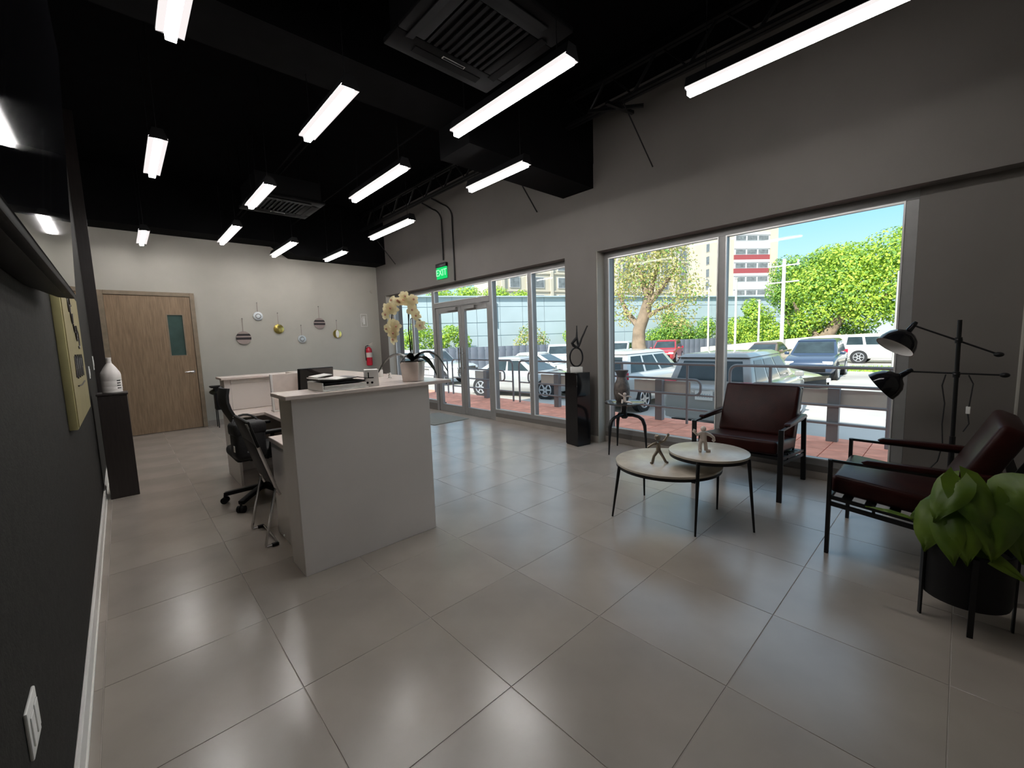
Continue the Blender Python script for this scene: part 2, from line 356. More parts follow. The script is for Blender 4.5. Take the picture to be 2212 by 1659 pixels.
for y0, y1 in ((-0.28, -0.20), (1.165, 1.235), (2.60, 2.67)): member(w2, 'mullion', y0, y1, 0.19, 2.405)
for y0, y1 in ((-0.20, 1.165), (1.235, 2.60)): pane(w2, y0, y1, 0.19, 2.405); bead(w2, y0, y1, 0.19, 2.405)

# wooden door in the back wall
d2 = struct(thing('door_2', None, None, (0,0,0)))
MB().box(-0.60, -0.53, 8.79, YB, 0, 2.40).box(0.575, 0.64, 8.79, YB, 0, 2.40).box(-0.53, 0.575, 8.79, YB, 2.335, 2.40).build('door_frame', K['woodfr'], d2, bevel=0.004, seg=1)
dl = MB()
dl.box(-0.526, 0.235, 8.808, YB-0.002, 0.008, 2.331).box(0.45, 0.571, 8.808, YB-0.002, 0.008, 2.331).box(0.235, 0.45, 8.808, YB-0.002, 0.008, 1.315).box(0.235, 0.45, 8.808, YB-0.002, 2.02, 2.331)
dl.build('door_leaf', K['wood'], d2)
K['visglass'] = mat('green_vision_glass', (0.055, 0.095, 0.085), 0.08, var=0.2, scale=3)
MB().box(0.235, 0.45, 8.822, YB-0.002, 1.315, 2.02).build('vision_pane', K['visglass'], d2)
vt = MB()
for a in ((0.222, 0.463, 2.015, 2.03), (0.222, 0.463, 1.305, 1.32), (0.222, 0.24, 1.32, 2.015), (0.445, 0.463, 1.32, 2.015)): vt.box(a[0], a[1], 8.802, 8.822, a[2], a[3])
vt.build('pane_trim', K['woodfr'], d2)
MB().cyl((0.515, 8.808, 1.02), (0.515, 8.795, 1.02), 0.028, n=16).cyl((0.515, 8.80, 1.02), (0.515, 8.755, 1.02), 0.010, n=10).tube([(0.515, 8.755, 1.02), (0.46, 8.752, 1.02), (0.39, 8.752, 1.018)], 0.010, 8).build('lever_handle', K['chrome'], d2)
# ---------------------------------------------------------------- ceiling things
K['lens'] = emat('light_diffuser', (1.0, 0.97, 0.955), LAMP)
K['wing'] = emat('light_side_lens', (1.0, 0.93, 0.92), 0.72)
def light_fixture(x, y0, y1, label, z=3.1):
    L = y1-y0; t = thing('linear_pendant_light', label, 'light', (x, (y0+y1)/2, z), 0, 'linear pendant lights under the black ceiling')
    h = L/2
    MB().prism([(-0.064, 0.012), (-0.061, 0.012), (-0.026, 0.05), (0.026, 0.05), (0.061, 0.012), (0.064, 0.012), (0.034, 0.085), (-0.034, 0.085)], 'y', -h, h).build('housing', K['black'], t)
    for s in (-1, 1):
        MB().prism([(s*0.061, 0.0), (s*0.027, 0.006), (s*0.027, 0.012), (s*0.061, 0.011)], 'y', -h+0.003, h-0.003).build('side_lens', K['wing'], t)
        MB().cyl((0, s*h*0.8, 0.085), (0, s*h*0.8, ZC-z), 0.0025, n=6).build('suspension_wire', K['black'], t)
        MB().prism([(-0.062, 0.0), (0.062, 0.0), (0.036, 0.083), (-0.036, 0.083)], 'y', s*h-0.002, s*h+0.002).build('end_cap', K['black'], t)
    MB().prism([(-0.024, -0.030), (0.024, -0.030), (0.026, 0.03), (-0.026, 0.03)], 'y', -h+0.003, h-0.003).build('diffuser', K['lens'], t)
LF = [(-0.06, 1.50, 2.45, 'pendant light cut by the top edge above the dark left wall'),
 (-0.03, 3.93, 4.86, 'pendant light near the left wall, middle of its row of three'),
 (0.0, 7.40, 8.40, 'small pendant light over the wooden door by the back wall'),
 (0.865, 2.30, 3.19, 'pendant light left of the near ceiling cassette, beside the black beam'),
 (0.90, 4.48, 5.38, 'pendant light just left of the far ceiling cassette'),
 (0.95, 6.43, 7.66, 'pendant light hanging in front of the back wall, second from the left wall'),
 (1.76, 1.15, 2.36, 'long bright pendant light crossing below the near ceiling cassette corner'),
 (1.765, 3.20, 4.42, 'pendant light beyond the beam, between the two ceiling cassettes'),
 (1.85, 6.99, 8.29, 'pendant light below the far black beam, over the round wall discs'),
 (2.68, -0.36, 0.85, 'longest looking pendant light at upper right, in front of the steel truss'),
 (2.635, 2.41, 3.31, 'pendant light under the low black beam box beside the window wall'),
 (2.72, 4.74, 6.02, 'pendant light in front of the far steel truss, above the glass doors'),
 (2.77, 7.22, 8.20, 'smallest pendant light, furthest to the right against the back beam')]
for a in LF: light_fixture(*a)

def cassette(cx, cy, label):
    t = thing('ceiling_cassette', label, 'air conditioner', (cx, cy, 3.40), 0, 'ceiling air conditioning cassettes')
    K.setdefault('ac', mat('charcoal_ac_panel', (0.0045, 0.0045, 0.005), 0.6, spec=0.08, var=0.08))
    MB().box(-0.41, 0.41, -0.41, 0.41, 0.04, 0.29).build('body', K['black'], t)
    fr = MB(); o, i_ = 0.45, 0.25
    fr.box(-o, o, -o, -i_, 0, 0.04).box(-o, o, i_, o, 0, 0.04).box(-o, -i_, -i_, i_, 0, 0.04).box(i_, o, -i_, i_, 0, 0.04)
    fr.build('panel', K['ac'], t, bevel=0.012)
    MB().box(-0.25, 0.25, -0.25, 0.25, 0.025, 0.04).build('filter', K['black'], t)
    for k in range(9):
        x = -0.225+k*0.056
        MB().box(x-0.012, x+0.012, -0.25, 0.25, 0.004, 0.016).build('grille_slat', K['ac'], t)
    for k in range(4):
        m = MB().obox((0, -0.35, -0.004), (0.56, 0.06, 0.008), Rx(0.12)).xform(Matrix.Rotation(k*PI/2, 4, 'Z'))
        m.build('louver_flap', K['ac'], t, bevel=0.003, seg=1)
    s = MB().box(-0.075, 0.115, 0.29, 0.315, -0.003, 0.0)
    s.build('sticker', K['whitepl'], t)
    MB().box(-0.068, 0.108, 0.294, 0.311, -0.0045, -0.003).build('sticker_print', K['ac'], t)
    for sx_ in (-0.4, 0.4):
        for sy_ in (-0.4, 0.4): MB().cyl((sx_, sy_, 0.29), (sx_, sy_, ZC-3.40), 0.005, n=6).build('hanger_rod', K['black'], t)
cassette(1.51, 1.74, 'square black ceiling cassette nearest the camera, with a white sticker')
cassette(1.48, 6.20, 'square black ceiling cassette far off, near the back wall')

def truss(y0, y1, label, x=3.6, zb=3.80, zt=4.08):
    t = thing('steel_truss', label, 'truss', (x, 0, 0))
    for z in (zb, zt):
        c = MB().box(-0.045, -0.008, y0, y1, z, z+0.006).box(0.008, 0.045, y0, y1, z, z+0.006).box(-0.012, -0.006, y0, y1, z, z+0.05).box(0.006, 0.012, y0, y1, z, z+0.05)
        c.build('chord', K['black'], t)
    MB().box(-0.07, 0.07, y0, y1, zt+0.05, ZC-0.001).build('deck_seat', K['ceil'], t)
    n = max(2, round((y1-y0)/0.55)); dy = (y1-y0)/n
    for k in range(n):
        a = y0+k*dy
        MB().cyl((0, a+0.02, zt+0.03), (0, a+dy/2, zb+0.02), 0.016, n=6).build('web_bar', K['black'], t)
        MB().cyl((0, a+dy/2, zb+0.02), (0, a+dy-0.02, zt+0.03), 0.010, n=6).build('web_bar', K['black'], t)
truss(YF, 2.69, 'black open web steel truss along the upper right wall, nearer stretch')
truss(3.21, 8.34, 'black open web steel truss above the glass doors, beyond the beam')
def rod(name, pts, r, label, cat, m='black', g=None): return tag(MB().tube(pts, r, 8).build(name, K[m]), label, cat, g)
br = thing('bracing_angle', 'black cross brace bolted under the near steel truss', 'brace', (3.6, 2.0, 3.80))
MB().bar((-0.12, 0.30, 0.0), (0.18, -0.18, -0.03), 0.03, 0.03).build('angle_bar', K['black'], br)
MB().bar((-0.15, 0.05, -0.02), (0.24, -0.02, -0.02), 0.035, 0.03).build('angle_bar', K['black'], br)
rod('brace_rod', [(3.60, 1.95, 3.80), (4.12, 1.90, 3.27)], 0.007, 'thin black rod from the near truss to the right wall', 'rod')
rod('brace_rod', [(3.66, 3.75, 3.80), (4.12, 3.68, 3.20)], 0.009, 'thin black rod leaning to the right wall just past the low beam box', 'rod')
rod('brace_rod', [(3.66, 8.1, 3.80), (4.12, 7.9, 3.10)], 0.008, 'thin black rod near the back corner of the right wall', 'rod')
def bend(p, q, r, n=6):
    return [tuple(Vector(p)*(1-t)+Vector(q)*t) for t in [i/n for i in range(n+1)]]
def conduit(y, zend, ystart, label):
    pts = [(3.62, ystart, 3.78)]
    for k in range(7):
        a = PI/2*k/6; pts.append((3.93+0.17*math.sin(a), y, 3.60+0.17*math.cos(a)))
    pts.append((4.10, y, zend)); rod('conduit_pipe', pts, 0.014, label, 'pipe')
conduit(6.05, 2.90, 5.9, 'black conduit dropping to the green exit sign')
conduit(5.72, 2.49, 5.6, 'black conduit running down to the glass door head')
for x, y0, y1, lb in ((1.30, 3.25, 8.3, 'thin black ceiling conduit left of the far cassette'), (1.37, 3.25, 8.3, 'thin black ceiling conduit next to its twin, right one of the pair'), (2.2, 3.25, 8.3, 'thin black ceiling conduit right of the far cassette')):
    rod('ceiling_conduit', [(x, y0, 3.70), (x, y1, 3.70)], 0.012, lb, 'pipe', 'beam')

# exit sign
ex = thing('exit_sign', 'green illuminated EXIT sign on the right wall above the glass doors', 'sign', (4.12, 6.11, 2.68))
K['exitg'] = emat('exit_green', (0.02, 0.95, 0.22), 0.55); K['exitw'] = emat('exit_letters', (0.35, 1.0, 0.50), 0.95)
MB().box(-0.05, -0.002, -0.17, 0.17, 0.10, 0.17).build('canopy', K['black'], ex, bevel=0.004)
MB().box(-0.035, -0.012, -0.16, 0.16, -0.11, 0.10).build('housing', K['exitg'], ex, bevel=0.004)
text_mesh('lettering', 'EXIT', 0.17, 0.003, K['exitw'], ex, Matrix.Translation((-0.038, 0, -0.005)) @ Matrix(((0,0,-1,0),(-1,0,0,0),(0,1,0,0),(0,0,0,1))))

# ---------------------------------------------------------------- left wall things
tv = thing('television', 'large black flat television on the dark left wall', 'television', (XL, 1.38, 1.665))
R = Ry(0.048)
MB().obox(Vector((0.11, 0, 0))+R @ Vector((-0.020, 0, 0.55)), (0.034, 1.86, 1.10), R).build('case', K['blackpl'], tv, bevel=0.006)
MB().obox(Vector((0.11, 0, 0))+R @ Vector((-0.0015, 0, 0.555)), (0.003, 1.84, 1.07), R).build('screen', K['screen'], tv)
MB().add([(0.002,-0.9,0.0),(0.085,-0.9,0.0),(0.085,0.90,0.0),(0.05,0.86,0.0),(0.002,0.45,0.0),(0.002,-0.9,0.42),(0.085,-0.9,0.42),(0.085,0.90,0.42),(0.05,0.86,0.42),(0.002,0.45,0.42)],
 [(0,4,3,2,1),(5,6,7,8,9),(0,1,6,5),(1,2,7,6),(2,3,8,7),(3,4,9,8),(4,0,5,9)]).build('back_housing', K['blackpl'], tv, bevel=0.006)
gs = thing('gold_sign_board', 'thick pale gold sign board with black lettering on the left wall', 'sign', (XL, 2.65, 1.0))
MB().box(0, 0.036, 0, 1.25, 0, 0.80).build('board', K['goldedge'], gs, bevel=0.004)
MB().box(0.036, 0.040, 0.012, 1.238, 0.012, 0.788).build('face', K['goldsign'], gs)
def strokes(name, segs, parent, x, r, m):
    b = MB()
    for pts in segs: b.tube([(x, p[0], p[1]) for p in pts], r, 6)
    return b.build(name, m, parent)
sw = []
for k in range(5):
    cx_, cz_ = 0.42+0.10*k, 0.70-0.05*k
    sw.append([(cx_+0.07*math.cos(a), cz_+0.06*math.sin(a)) for a in [i*0.5+k for i in range(9)]])
strokes('emblem_scroll', sw, gs, 0.043, 0.004, K['darkwood'])
lt = []
for k in range(8):
    y = 0.28+0.085*k
    lt += [[(y, 0.26), (y, 0.40)], [(y, 0.40), (y+0.05, 0.38), (y+0.03, 0.32)]] if k % 2 else [[(y, 0.27), (y+0.025, 0.39), (y+0.05, 0.27)], [(y+0.01, 0.32), (y+0.04, 0.32)]]
lt.append([(0.30, 0.22), (0.6, 0.21), (0.9, 0.22)])
strokes('raised_lettering', lt, gs, 0.043, 0.004, K['darkwood'])
def plate(name, y, z, w, h, label, cat, holes):
    t = thing(name, label, cat, (XL, y, z))
    MB().box(0, 0.007, -w/2, w/2, -h/2, h/2).build('cover_plate', K['whitepl'], t, bevel=0.003)
    for (a, b, c, d) in holes: MB().box(0.007, 0.010, a-c/2, a+c/2, b-d/2, b+d/2).build('rocker' if cat == 'switch' else 'socket', K['whitepl'], t, bevel=0.001, seg=1)
plate('wall_outlet', 0.86, 0.56, 0.115, 0.115, 'white wall outlet low on the dark left wall', 'outlet', [(-0.025, 0.0, 0.034, 0.07), (0.025, 0.0, 0.034, 0.07)])
plate('light_switch', 5.25, 1.22, 0.075, 0.12, 'white light switch just beyond the gold sign board', 'switch', [(0, 0, 0.034, 0.066)])
plate('light_switch', 6.35, 1.29, 0.09, 0.16, 'taller white light switch against the dark pilaster', 'switch', [(0, 0, 0.034, 0.066)])

# left pedestal and bottle
lp = thing('pedestal_stand', 'slim black pedestal against the left wall', 'pedestal', (-0.512, 5.06, 0))
MB().box(-0.105, 0.105, -0.13, 0.13, 0, 1.0).build('column', K['darkwood'], lp, bevel=0.003, seg=1)
MB().box(-0.112, 0.112, -0.137, 0.137, 1.0, 1.02).build('top_board', K['darkwood'], lp, bevel=0.003, seg=1)
bt = thing('sanitizer_jug', 'white round plastic jug on the slim black pedestal', 'bottle', (-0.507, 5.03, 1.0205))
MB().lathe([(0.070,0),(0.075,0.008),(0.073,0.02),(0.075,0.03),(0.075,0.055),(0.073,0.06),(0.075,0.068),(0.075,0.11),(0.073,0.116),(0.075,0.122),(0.075,0.172),(0.070,0.195),(0.050,0.235),(0.028,0.272),(0.019,0.285),(0.018,0.29)], 28).build('body', K['jug'], bt)
MB().lathe([(0.020,0.288),(0.020,0.30),(0.017,0.302),(0.021,0.335),(0.019,0.338)], 20).build('cap', K['jug'], bt)
lb = MB()
for k in range(4):
    for q in range(3):
        a = -0.95+q*0.16; lb.obox((0.0755*math.cos(a), 0.0755*math.sin(a), 0.045+k*0.024), (0.002, 0.008, 0.010), Rz(a))
lb.build('label_print', K['blackpl'], bt)['kind'] = 'stuff'

# ---------------------------------------------------------------- back wall things
K['bandd'] = mat('dark_band_disc', (0.02, 0.014, 0.015), 0.4, var=0.1); K['bandl'] = mat('taupe_band_disc', (0.30, 0.24, 0.22), 0.45, var=0.06)
K['silver'] = mat('silver_disc', (0.60, 0.63, 0.64), 0.3, metal=0.6, var=0.15, scale=14)
def clip(z0, z1, r, n=20):
    pts = []
    for i in range(n+1):
        z = z0+(z1-z0)*i/n; pts.append((math.sqrt(max(0, r*r-z*z)), z))
    return [p for p in pts]+[(-a, z) for a, z in reversed(pts)]
def disc(x, z, r, hang, label, kind):
    t = thing('wall_disc', label, 'wall decoration', (x, YB, z), 0, 'round hanging discs on the back wall')
    MB().tube([(0, -0.012, r-0.005), (0, -0.012, r+hang)], 0.0045, 6).build('strap', K['bandl'], t)
    MB().cyl((0, 0, r+hang), (0, -0.016, r+hang), 0.009, n=10).build('hook', K['chrome'], t)
    if kind == 'band':
        bands = [(-1.0, -0.28, 'bandl'), (-0.28, 0.08, 'bandd'), (0.08, 0.30, 'bandl'), (0.30, 0.62, 'bandd'), (0.62, 1.0, 'bandl')]
        for a, b, m in bands: MB().prism(clip(a*r*0.999, b*r*0.999, r), 'y', -0.024, -0.004).build('band', K[m], t)
    else:
        m = {'gold': 'gold', 'silver': 'silver', 'cream': 'gold'}[kind]
        MB().lathe([(r*0.98, 0.004), (r, 0.010), (r*0.97, 0.022), (r*0.55, 0.027), (0.001, 0.029)], 32).xform(Matrix.Rotation(PI/2, 4, 'X')).build('dish', K[m], t)
        if kind == 'cream': MB().prism(clip(-0.93*r, 0.93*r, r*0.93), 'y', -0.034, -0.028).xform(Matrix.Diagonal((0.42, 1, 1, 1))).build('inlay', K['paper'], t)
        if kind == 'silver': MB().tube([(0.5*r*math.cos(a), -0.028, 0.5*r*math.sin(a)) for a in [i*PI/8 for i in range(16)]], 0.006, 6, closed=True).build('relief_ring', K['chrome'], t)
disc(1.345, 1.60, 0.125, 0.24, 'large banded disc hanging lowest, furthest left of the wall discs', 'band')
disc(1.620, 2.015, 0.085, 0.17, 'small silver disc hanging highest among the wall discs', 'silver')
disc(1.965, 1.765, 0.095, 0.22, 'shiny round gold disc, third of the wall discs from the left', 'gold')
disc(2.385, 1.555, 0.082, 0.20, 'small silver disc hanging low between the gold discs', 'silver')
disc(2.760, 1.875, 0.115, 0.24, 'banded disc hanging high on the right of the wall discs', 'band')
disc(3.118, 1.650, 0.092, 0.20, 'gold disc with cream centre, nearest the fire extinguisher', 'cream')
fe = thing('fire_extinguisher', 'red fire extinguisher hung on the back wall in the right corner', 'fire extinguisher', (3.78, YB-0.085, 0.91))
MB().lathe([(0.05,0),(0.065,0.01),(0.068,0.03),(0.068,0.34),(0.060,0.385),(0.035,0.415),(0.022,0.43)], 24).build('cylinder', K['red'], fe)
MB().lathe([(0.0688,0.19),(0.0688,0.30)], 24, cap=False).build('label_band', K['fig'], fe)
MB().cyl((0,0,0.43), (0,0,0.47), 0.02, n=12).build('valve', K['chrome'], fe)
MB().bar((0,0.0,0.475), (0.05,-0.10,0.52), 0.02, 0.008).bar((0,0,0.465), (0.045,-0.10,0.475), 0.02, 0.008).build('handle', K['fig'], fe)
MB().tube([(-0.02,0,0.46),(-0.07,0,0.44),(-0.085,0,0.35),(-0.083,-0.01,0.12)], 0.011, 8).build('hose', K['cord'], fe)
MB().box(-0.03, 0.03, 0.069, 0.083, 0.1, 0.42).build('bracket', K['black'], fe)
es = thing('extinguisher_placard', 'small pale outlined extinguisher placard above the fire extinguisher', 'sign', (3.75, YB, 1.95))
MB().box(-0.075, 0.075, -0.004, 0, -0.14, 0.14).build('plate', K['wall_b'], es)
b = MB()
for a in ((-0.075,-0.068,-0.14,0.14), (0.068,0.075,-0.14,0.14), (-0.068,0.068,0.133,0.14), (-0.068,0.068,-0.14,-0.133), (-0.018,0.018,-0.09,0.05), (-0.03,0.03,0.065,0.08), (-0.045,-0.035,-0.05,0.06)): b.box(a[0], a[1], -0.006, -0.004, a[2], a[3])
b.build('pictogram', K['whitepl'], es)
dt = tag(MB().cyl((3.98, YB, 2.62), (3.98, YB-0.04, 2.62), 0.05, 0.045, 16).build('corner_sensor', K['wall_b']), 'small round sensor high in the back right corner', 'sensor')
bs = thing('black_stand', 'small black box on thin legs by the back wall beside the wooden door', 'stand', (0.85, 8.55, 0))
MB().box(-0.10, 0.10, -0.10, 0.10, 0.32, 0.72).build('box', K['blackpl'], bs, bevel=0.008)
MB().box(-0.15, 0.12, -0.12, 0.12, 0.72, 0.75).build('top_tray', K['blackpl'], bs, bevel=0.006)
MB().sphere((-0.03, 0, 0.64), 0.13, 12, 8, (1.1, 0.9, 0.5)).build('draped_cloth', K['leafdk'], bs)
for sx_ in (-0.085, 0.085):
    for sy_ in (-0.085, 0.085): MB().cyl((sx_, sy_, 0), (sx_, sy_, 0.34), 0.008, n=8).build('leg', K['black'], bs)

# ---------------------------------------------------------------- reception desk
rd = thing('reception_desk', 'U-shaped cream reception desk with raised ledge in the middle of the room', 'desk', (0.28, 2.10, 0))
def dbox(name, x0, x1, y0, y1, z0, z1, m='desk', bv=0.002):
    return MB().box(x0-0.28, x1-0.28, y0-2.10, y1-2.10, z0, z1).build(name, K[m], rd, bevel=bv, seg=1)
dbox('front_panel', 0.28, 1.215, 2.10, 2.125, 0, 1.098)
dbox('end_panel', 0.28, 0.305, 2.127, 2.36, 0, 1.098)
dbox('back_panel', 0.307, 1.19, 2.335, 2.36, 0.70, 1.098)
dbox('side_panel', 0.338, 0.36, 2.362, 2.93, 0, 0.705)
dbox('long_panel', 1.19, 1.215, 2.127, 5.05, 0, 1.098)
dbox('inner_panel', 0.955, 0.98, 2.36, 4.80, 0.74, 1.098)
dbox('rear_panel', 0.36, 1.19, 5.025, 5.05, 0, 1.075)
dbox('rear_end_panel', 0.36, 0.385, 4.38, 5.022, 0, 0.705)
dbox('rear_end_upright', 0.36, 0.42, 4.80, 5.022, 0.742, 1.075)
dbox('rear_inner_panel', 0.42, 0.95, 4.80, 4.82, 0.742, 1.03)
dbox('rear_shelf_front', 0.42, 0.95, 4.79, 4.80, 1.03, 1.075, 'white')
dbox('worktop', 0.332, 1.19, 2.362, 2.96, 0.705, 0.74, 'desktop', 0.004)
dbox('worktop', 0.62, 1.19, 2.962, 4.36, 0.705, 0.74, 'desktop', 0.004)
dbox('worktop', 0.35, 1.19, 4.362, 5.02, 0.705, 0.74, 'desktop', 0.004)
dbox('ledge', 0.245, 1.40, 2.075, 2.40, 1.098, 1.122, 'desktop', 0.003)
dbox('ledge', 0.95, 1.40, 2.402, 4.74, 1.098, 1.122, 'desktop', 0.003)
dbox('ledge', 0.33, 1.40, 4.742, 5.09, 1.075, 1.099, 'desktop', 0.003)
MB().cyl((0.0, 0.42, 0.13), (-0.008, 0.42, 0.13), 0.007, n=10).build('screw_cap', K['whitepl'], rd)

# things on the desk
LZ = 1.1225
lt_ = thing('letter_tray', 'white letter tray of dark folders lying on the desk ledge', 'tray', (0.615, 2.245, LZ), 0.03)
MB().box(-0.15, 0.15, -0.13, 0.13, 0, 0.006).box(-0.15, 0.15, 0.124, 0.13, 0, 0.055).box(-0.15, -0.144, -0.13, 0.13, 0, 0.055).build('tray', K['whitepl'], lt_, bevel=0.002, seg=1)
for k in range(3): MB().box(-0.14+0.004*k, 0.14, -0.12, 0.118, 0.008+k*0.009, 0.015+k*0.009).build('paper_stack', K['paper'], lt_)
MB().obox((-0.0, 0.0, 0.045), (0.27, 0.21, 0.012), Rz(0.07)).build('folder', K['blackpl'], lt_, bevel=0.003)
ft = thing('open_folder', 'open dark folder with white sheets on top of the letter tray', 'folder', (0.615, 2.245, LZ+0.056), 0.03)
MB().prism([(-0.15, 0.006), (-0.04, 0.0), (0.09, 0.014), (0.165, 0.0), (0.165, 0.004), (0.09, 0.02), (-0.04, 0.008), (-0.15, 0.018)], 'y', -0.10, 0.10).build('cover', K['darkwood'], ft)
MB().prism([(-0.165, 0.02), (-0.05, 0.010), (0.02, 0.016), (0.02, 0.020), (-0.05, 0.014), (-0.165, 0.026)], 'y', -0.11, 0.09).build('sheet', K['paper'], ft)
MB().obox((-0.10, 0.03, 0.036), (0.10, 0.14, 0.004), Ry(-0.12)).build('sheet', K['paper'], ft)
bx = thing('brochure_box', 'white box with black marks standing beside the letter tray', 'box', (0.83, 2.21, LZ), -0.35)
MB().box(-0.045, 0.045, -0.05, 0.05, 0, 0.112).build('box', K['paper'], bx, bevel=0.002, seg=1)
MB().prism([(-0.025,0.055),(0.012,0.055),(0.012,0.061),(-0.018,0.061),(-0.018,0.095),(-0.025,0.095)], 'y', -0.0515, -0.05).build('printed_mark', K['blackpl'], bx)
for k in (-0.03, 0.0): MB().cyl((k, -0.05, 0.025), (k, -0.0515, 0.025), 0.008, n=10).build('printed_dot', K['blackpl'], bx)
ah = tag(MB().lathe([(0.022,0),(0.026,0.01),(0.025,0.06),(0.023,0.062),(0.021,0.012)], 18).build('paper_cup', K['paper'], loc=(1.20, 2.85, LZ)), 'small white cup on the ledge behind the brochure box', 'cup')
ah2 = tag(MB().lathe([(0.02,0),(0.021,0.008),(0.008,0.012),(0.008,0.03),(0.02,0.045),(0.018,0.05)], 18).build('desk_bell', K['chrome'], loc=(1.16, 2.60, LZ)), 'small metal desk bell on the ledge between cup and orchid', 'bell')
mo = thing('computer_monitor', 'black computer monitor standing on the desk behind the ledge', 'monitor', (0.80, 3.25, 0.7405), 0.12)
MB().obox((0, 0, 0.36), (0.30, 0.03, 0.24), Rx(0.1)).build('display', K['blackpl'], mo, bevel=0.006)
MB().obox((0, -0.019, 0.36), (0.285, 0.003, 0.225), Rx(0.1)).build('screen', K['screen'], mo)
MB().cyl((0, 0.03, 0.0), (0, 0.03, 0.33), 0.02, n=10).build('neck', K['blackpl'], mo); MB().box(-0.11, 0.11, -0.07, 0.10, 0, 0.012).build('foot', K['blackpl'], mo, bevel=0.004)
wb = thing('desk_divider', 'white desktop divider panel between the two arms of the desk', 'divider', (0.87, 4.30, 0.7405), 0.0)
MB().box(-0.165, 0.10, -0.012, 0.012, 0.012, 0.385).build('panel', K['desktop'], wb, bevel=0.003, seg=1)
MB().box(-0.185, -0.165, -0.02, 0.02, 0, 0.39).build('edge_strip', K['white'], wb, bevel=0.002, seg=1)
MB().box(-0.185, 0.10, -0.06, 0.06, 0, 0.012).build('foot', K['white'], wb)
tp = tag(MB().obox((0.58, 2.52, 0.752), (0.05, 0.035, 0.022), Rz(0.4)).build('desk_stapler', K['blackpl'], bevel=0.005), 'small black stapler on the desk under the ledge', 'stapler')

# orchid
oc = thing('potted_orchid', 'cream orchid with two flower stems in a square pot on the desk ledge', 'orchid', (1.165, 2.225, LZ))
R45 = Rz(math.radians(38))
MB().add([R45 @ Vector(p) for p in [(-.06,-.06,0),(.06,-.06,0),(.06,.06,0),(-.06,.06,0),(-.072,-.072,.145),(.072,-.072,.145),(.072,.072,.145),(-.072,.072,.145)]], [(0,3,2,1),(4,5,6,7),(0,1,5,4),(1,2,6,5),(2,3,7,6),(3,0,4,7)]).build('pot', K['desktop'], oc, bevel=0.004)
MB().obox((0,0,0.147), (0.125, 0.125, 0.006), R45).build('moss', K['soil'], oc)
def strap_leaf(L, w, az, rise, droop, base, n=9):
    vs = []; fs = []
    d = Vector((math.cos(az), math.sin(az), 0)); s = Vector((-d.y, d.x, 0))
    for i in range(n):
        t = i/(n-1); ww = w*math.sin(PI*min(1, 0.12+0.88*t))**0.7*(1 if t < .98 else .3)
        p = Vector(base)+d*L*t+Vector((0,0,rise*math.sin(PI*t*0.75)-droop*t*t))
        vs += [p-s*ww+Vector((0,0,0.012)), p, p+s*ww+Vector((0,0,0.012))]
    for i in range(n-1):
        for k in (0, 1): fs.append((i*3+k, i*3+k+1, i*3+k+4, i*3+k+3))
    top = len(vs); vs += [v-Vector((0,0,0.004)) for v in vs]
    fs += [tuple(top+i for i in reversed(f)) for f in fs]
    return MB().add(vs, fs)
for az, L, rise, dr in ((2.45, 0.26, 0.09, 0.15), (-0.75, 0.26, 0.11, 0.17), (-1.1, 0.20, 0.06, 0.15), (0.9, 0.2, 0.08, 0.10), (-2.6, 0.17, 0.07, 0.06)):
    strap_leaf(L, 0.038, az, rise, dr, (0,0,0.15)).build('leaf', K['leafdk'], oc)
K['lip'] = mat('orchid_lip', (0.62, 0.30, 0.22), 0.6, var=0.1)
def petal_flower(M4, sz):
    vs = []; fs = []
    for k in range(5):
        a = 2*PI*k/5+0.3; w = 0.55 if k % 2 else 0.42
        c = Vector((math.cos(a), math.sin(a), 0)); s = Vector((-c.y, c.x, 0)); b0 = len(vs)
        prof = [(0.05, 0.08, 0), (0.45, w, 0.10), (0.85, w*0.75, 0.02), (1.05, 0.05, -0.1)]
        for r_, ww, z_ in prof:
            vs += [c*r_-s*ww+Vector((0,0,z_)), c*r_+s*ww+Vector((0,0,z_))]
        for i in range(3): fs.append((b0+i*2, b0+i*2+1, b0+i*2+3, b0+i*2+2))
    b = MB().add([v*sz for v in vs], fs)
    return b.xform(M4)
rnd = random.Random(3)
def stem(pts): return [tuple(p) for p in pts]
st1 = [Vector((0.0,0.0,0.15)), Vector((-0.012,0.01,0.38)), Vector((-0.005,0.0,0.52)), Vector((0.0,0.0,0.585)), Vector((-0.035,0.03,0.615)), Vector((-0.075,0.06,0.58)), Vector((-0.10,0.08,0.50)), Vector((-0.11,0.085,0.40)), Vector((-0.11,0.085,0.33))]
st2 = [Vector((0.01,0.0,0.15)), Vector((0.0,0.0,0.36)), Vector((0.005,0.0,0.46)), Vector((0.035,-0.015,0.475)), Vector((0.06,-0.03,0.45)), Vector((0.065,-0.035,0.40))]
MB().tube(st1, 0.0045, 6).build('stem', K['leafdk'], oc); MB().tube(st2, 0.004, 6).build('stem', K['leafdk'], oc)
MB().cyl((-0.012,0.004,0.15), (-0.012,0.004,0.5), 0.003, n=6).build('stake', K['darkwood'], oc)
def lerp_path(P, t):
    t *= len(P)-1; i = min(int(t), len(P)-2); return P[i].lerp(P[i+1], t-i)
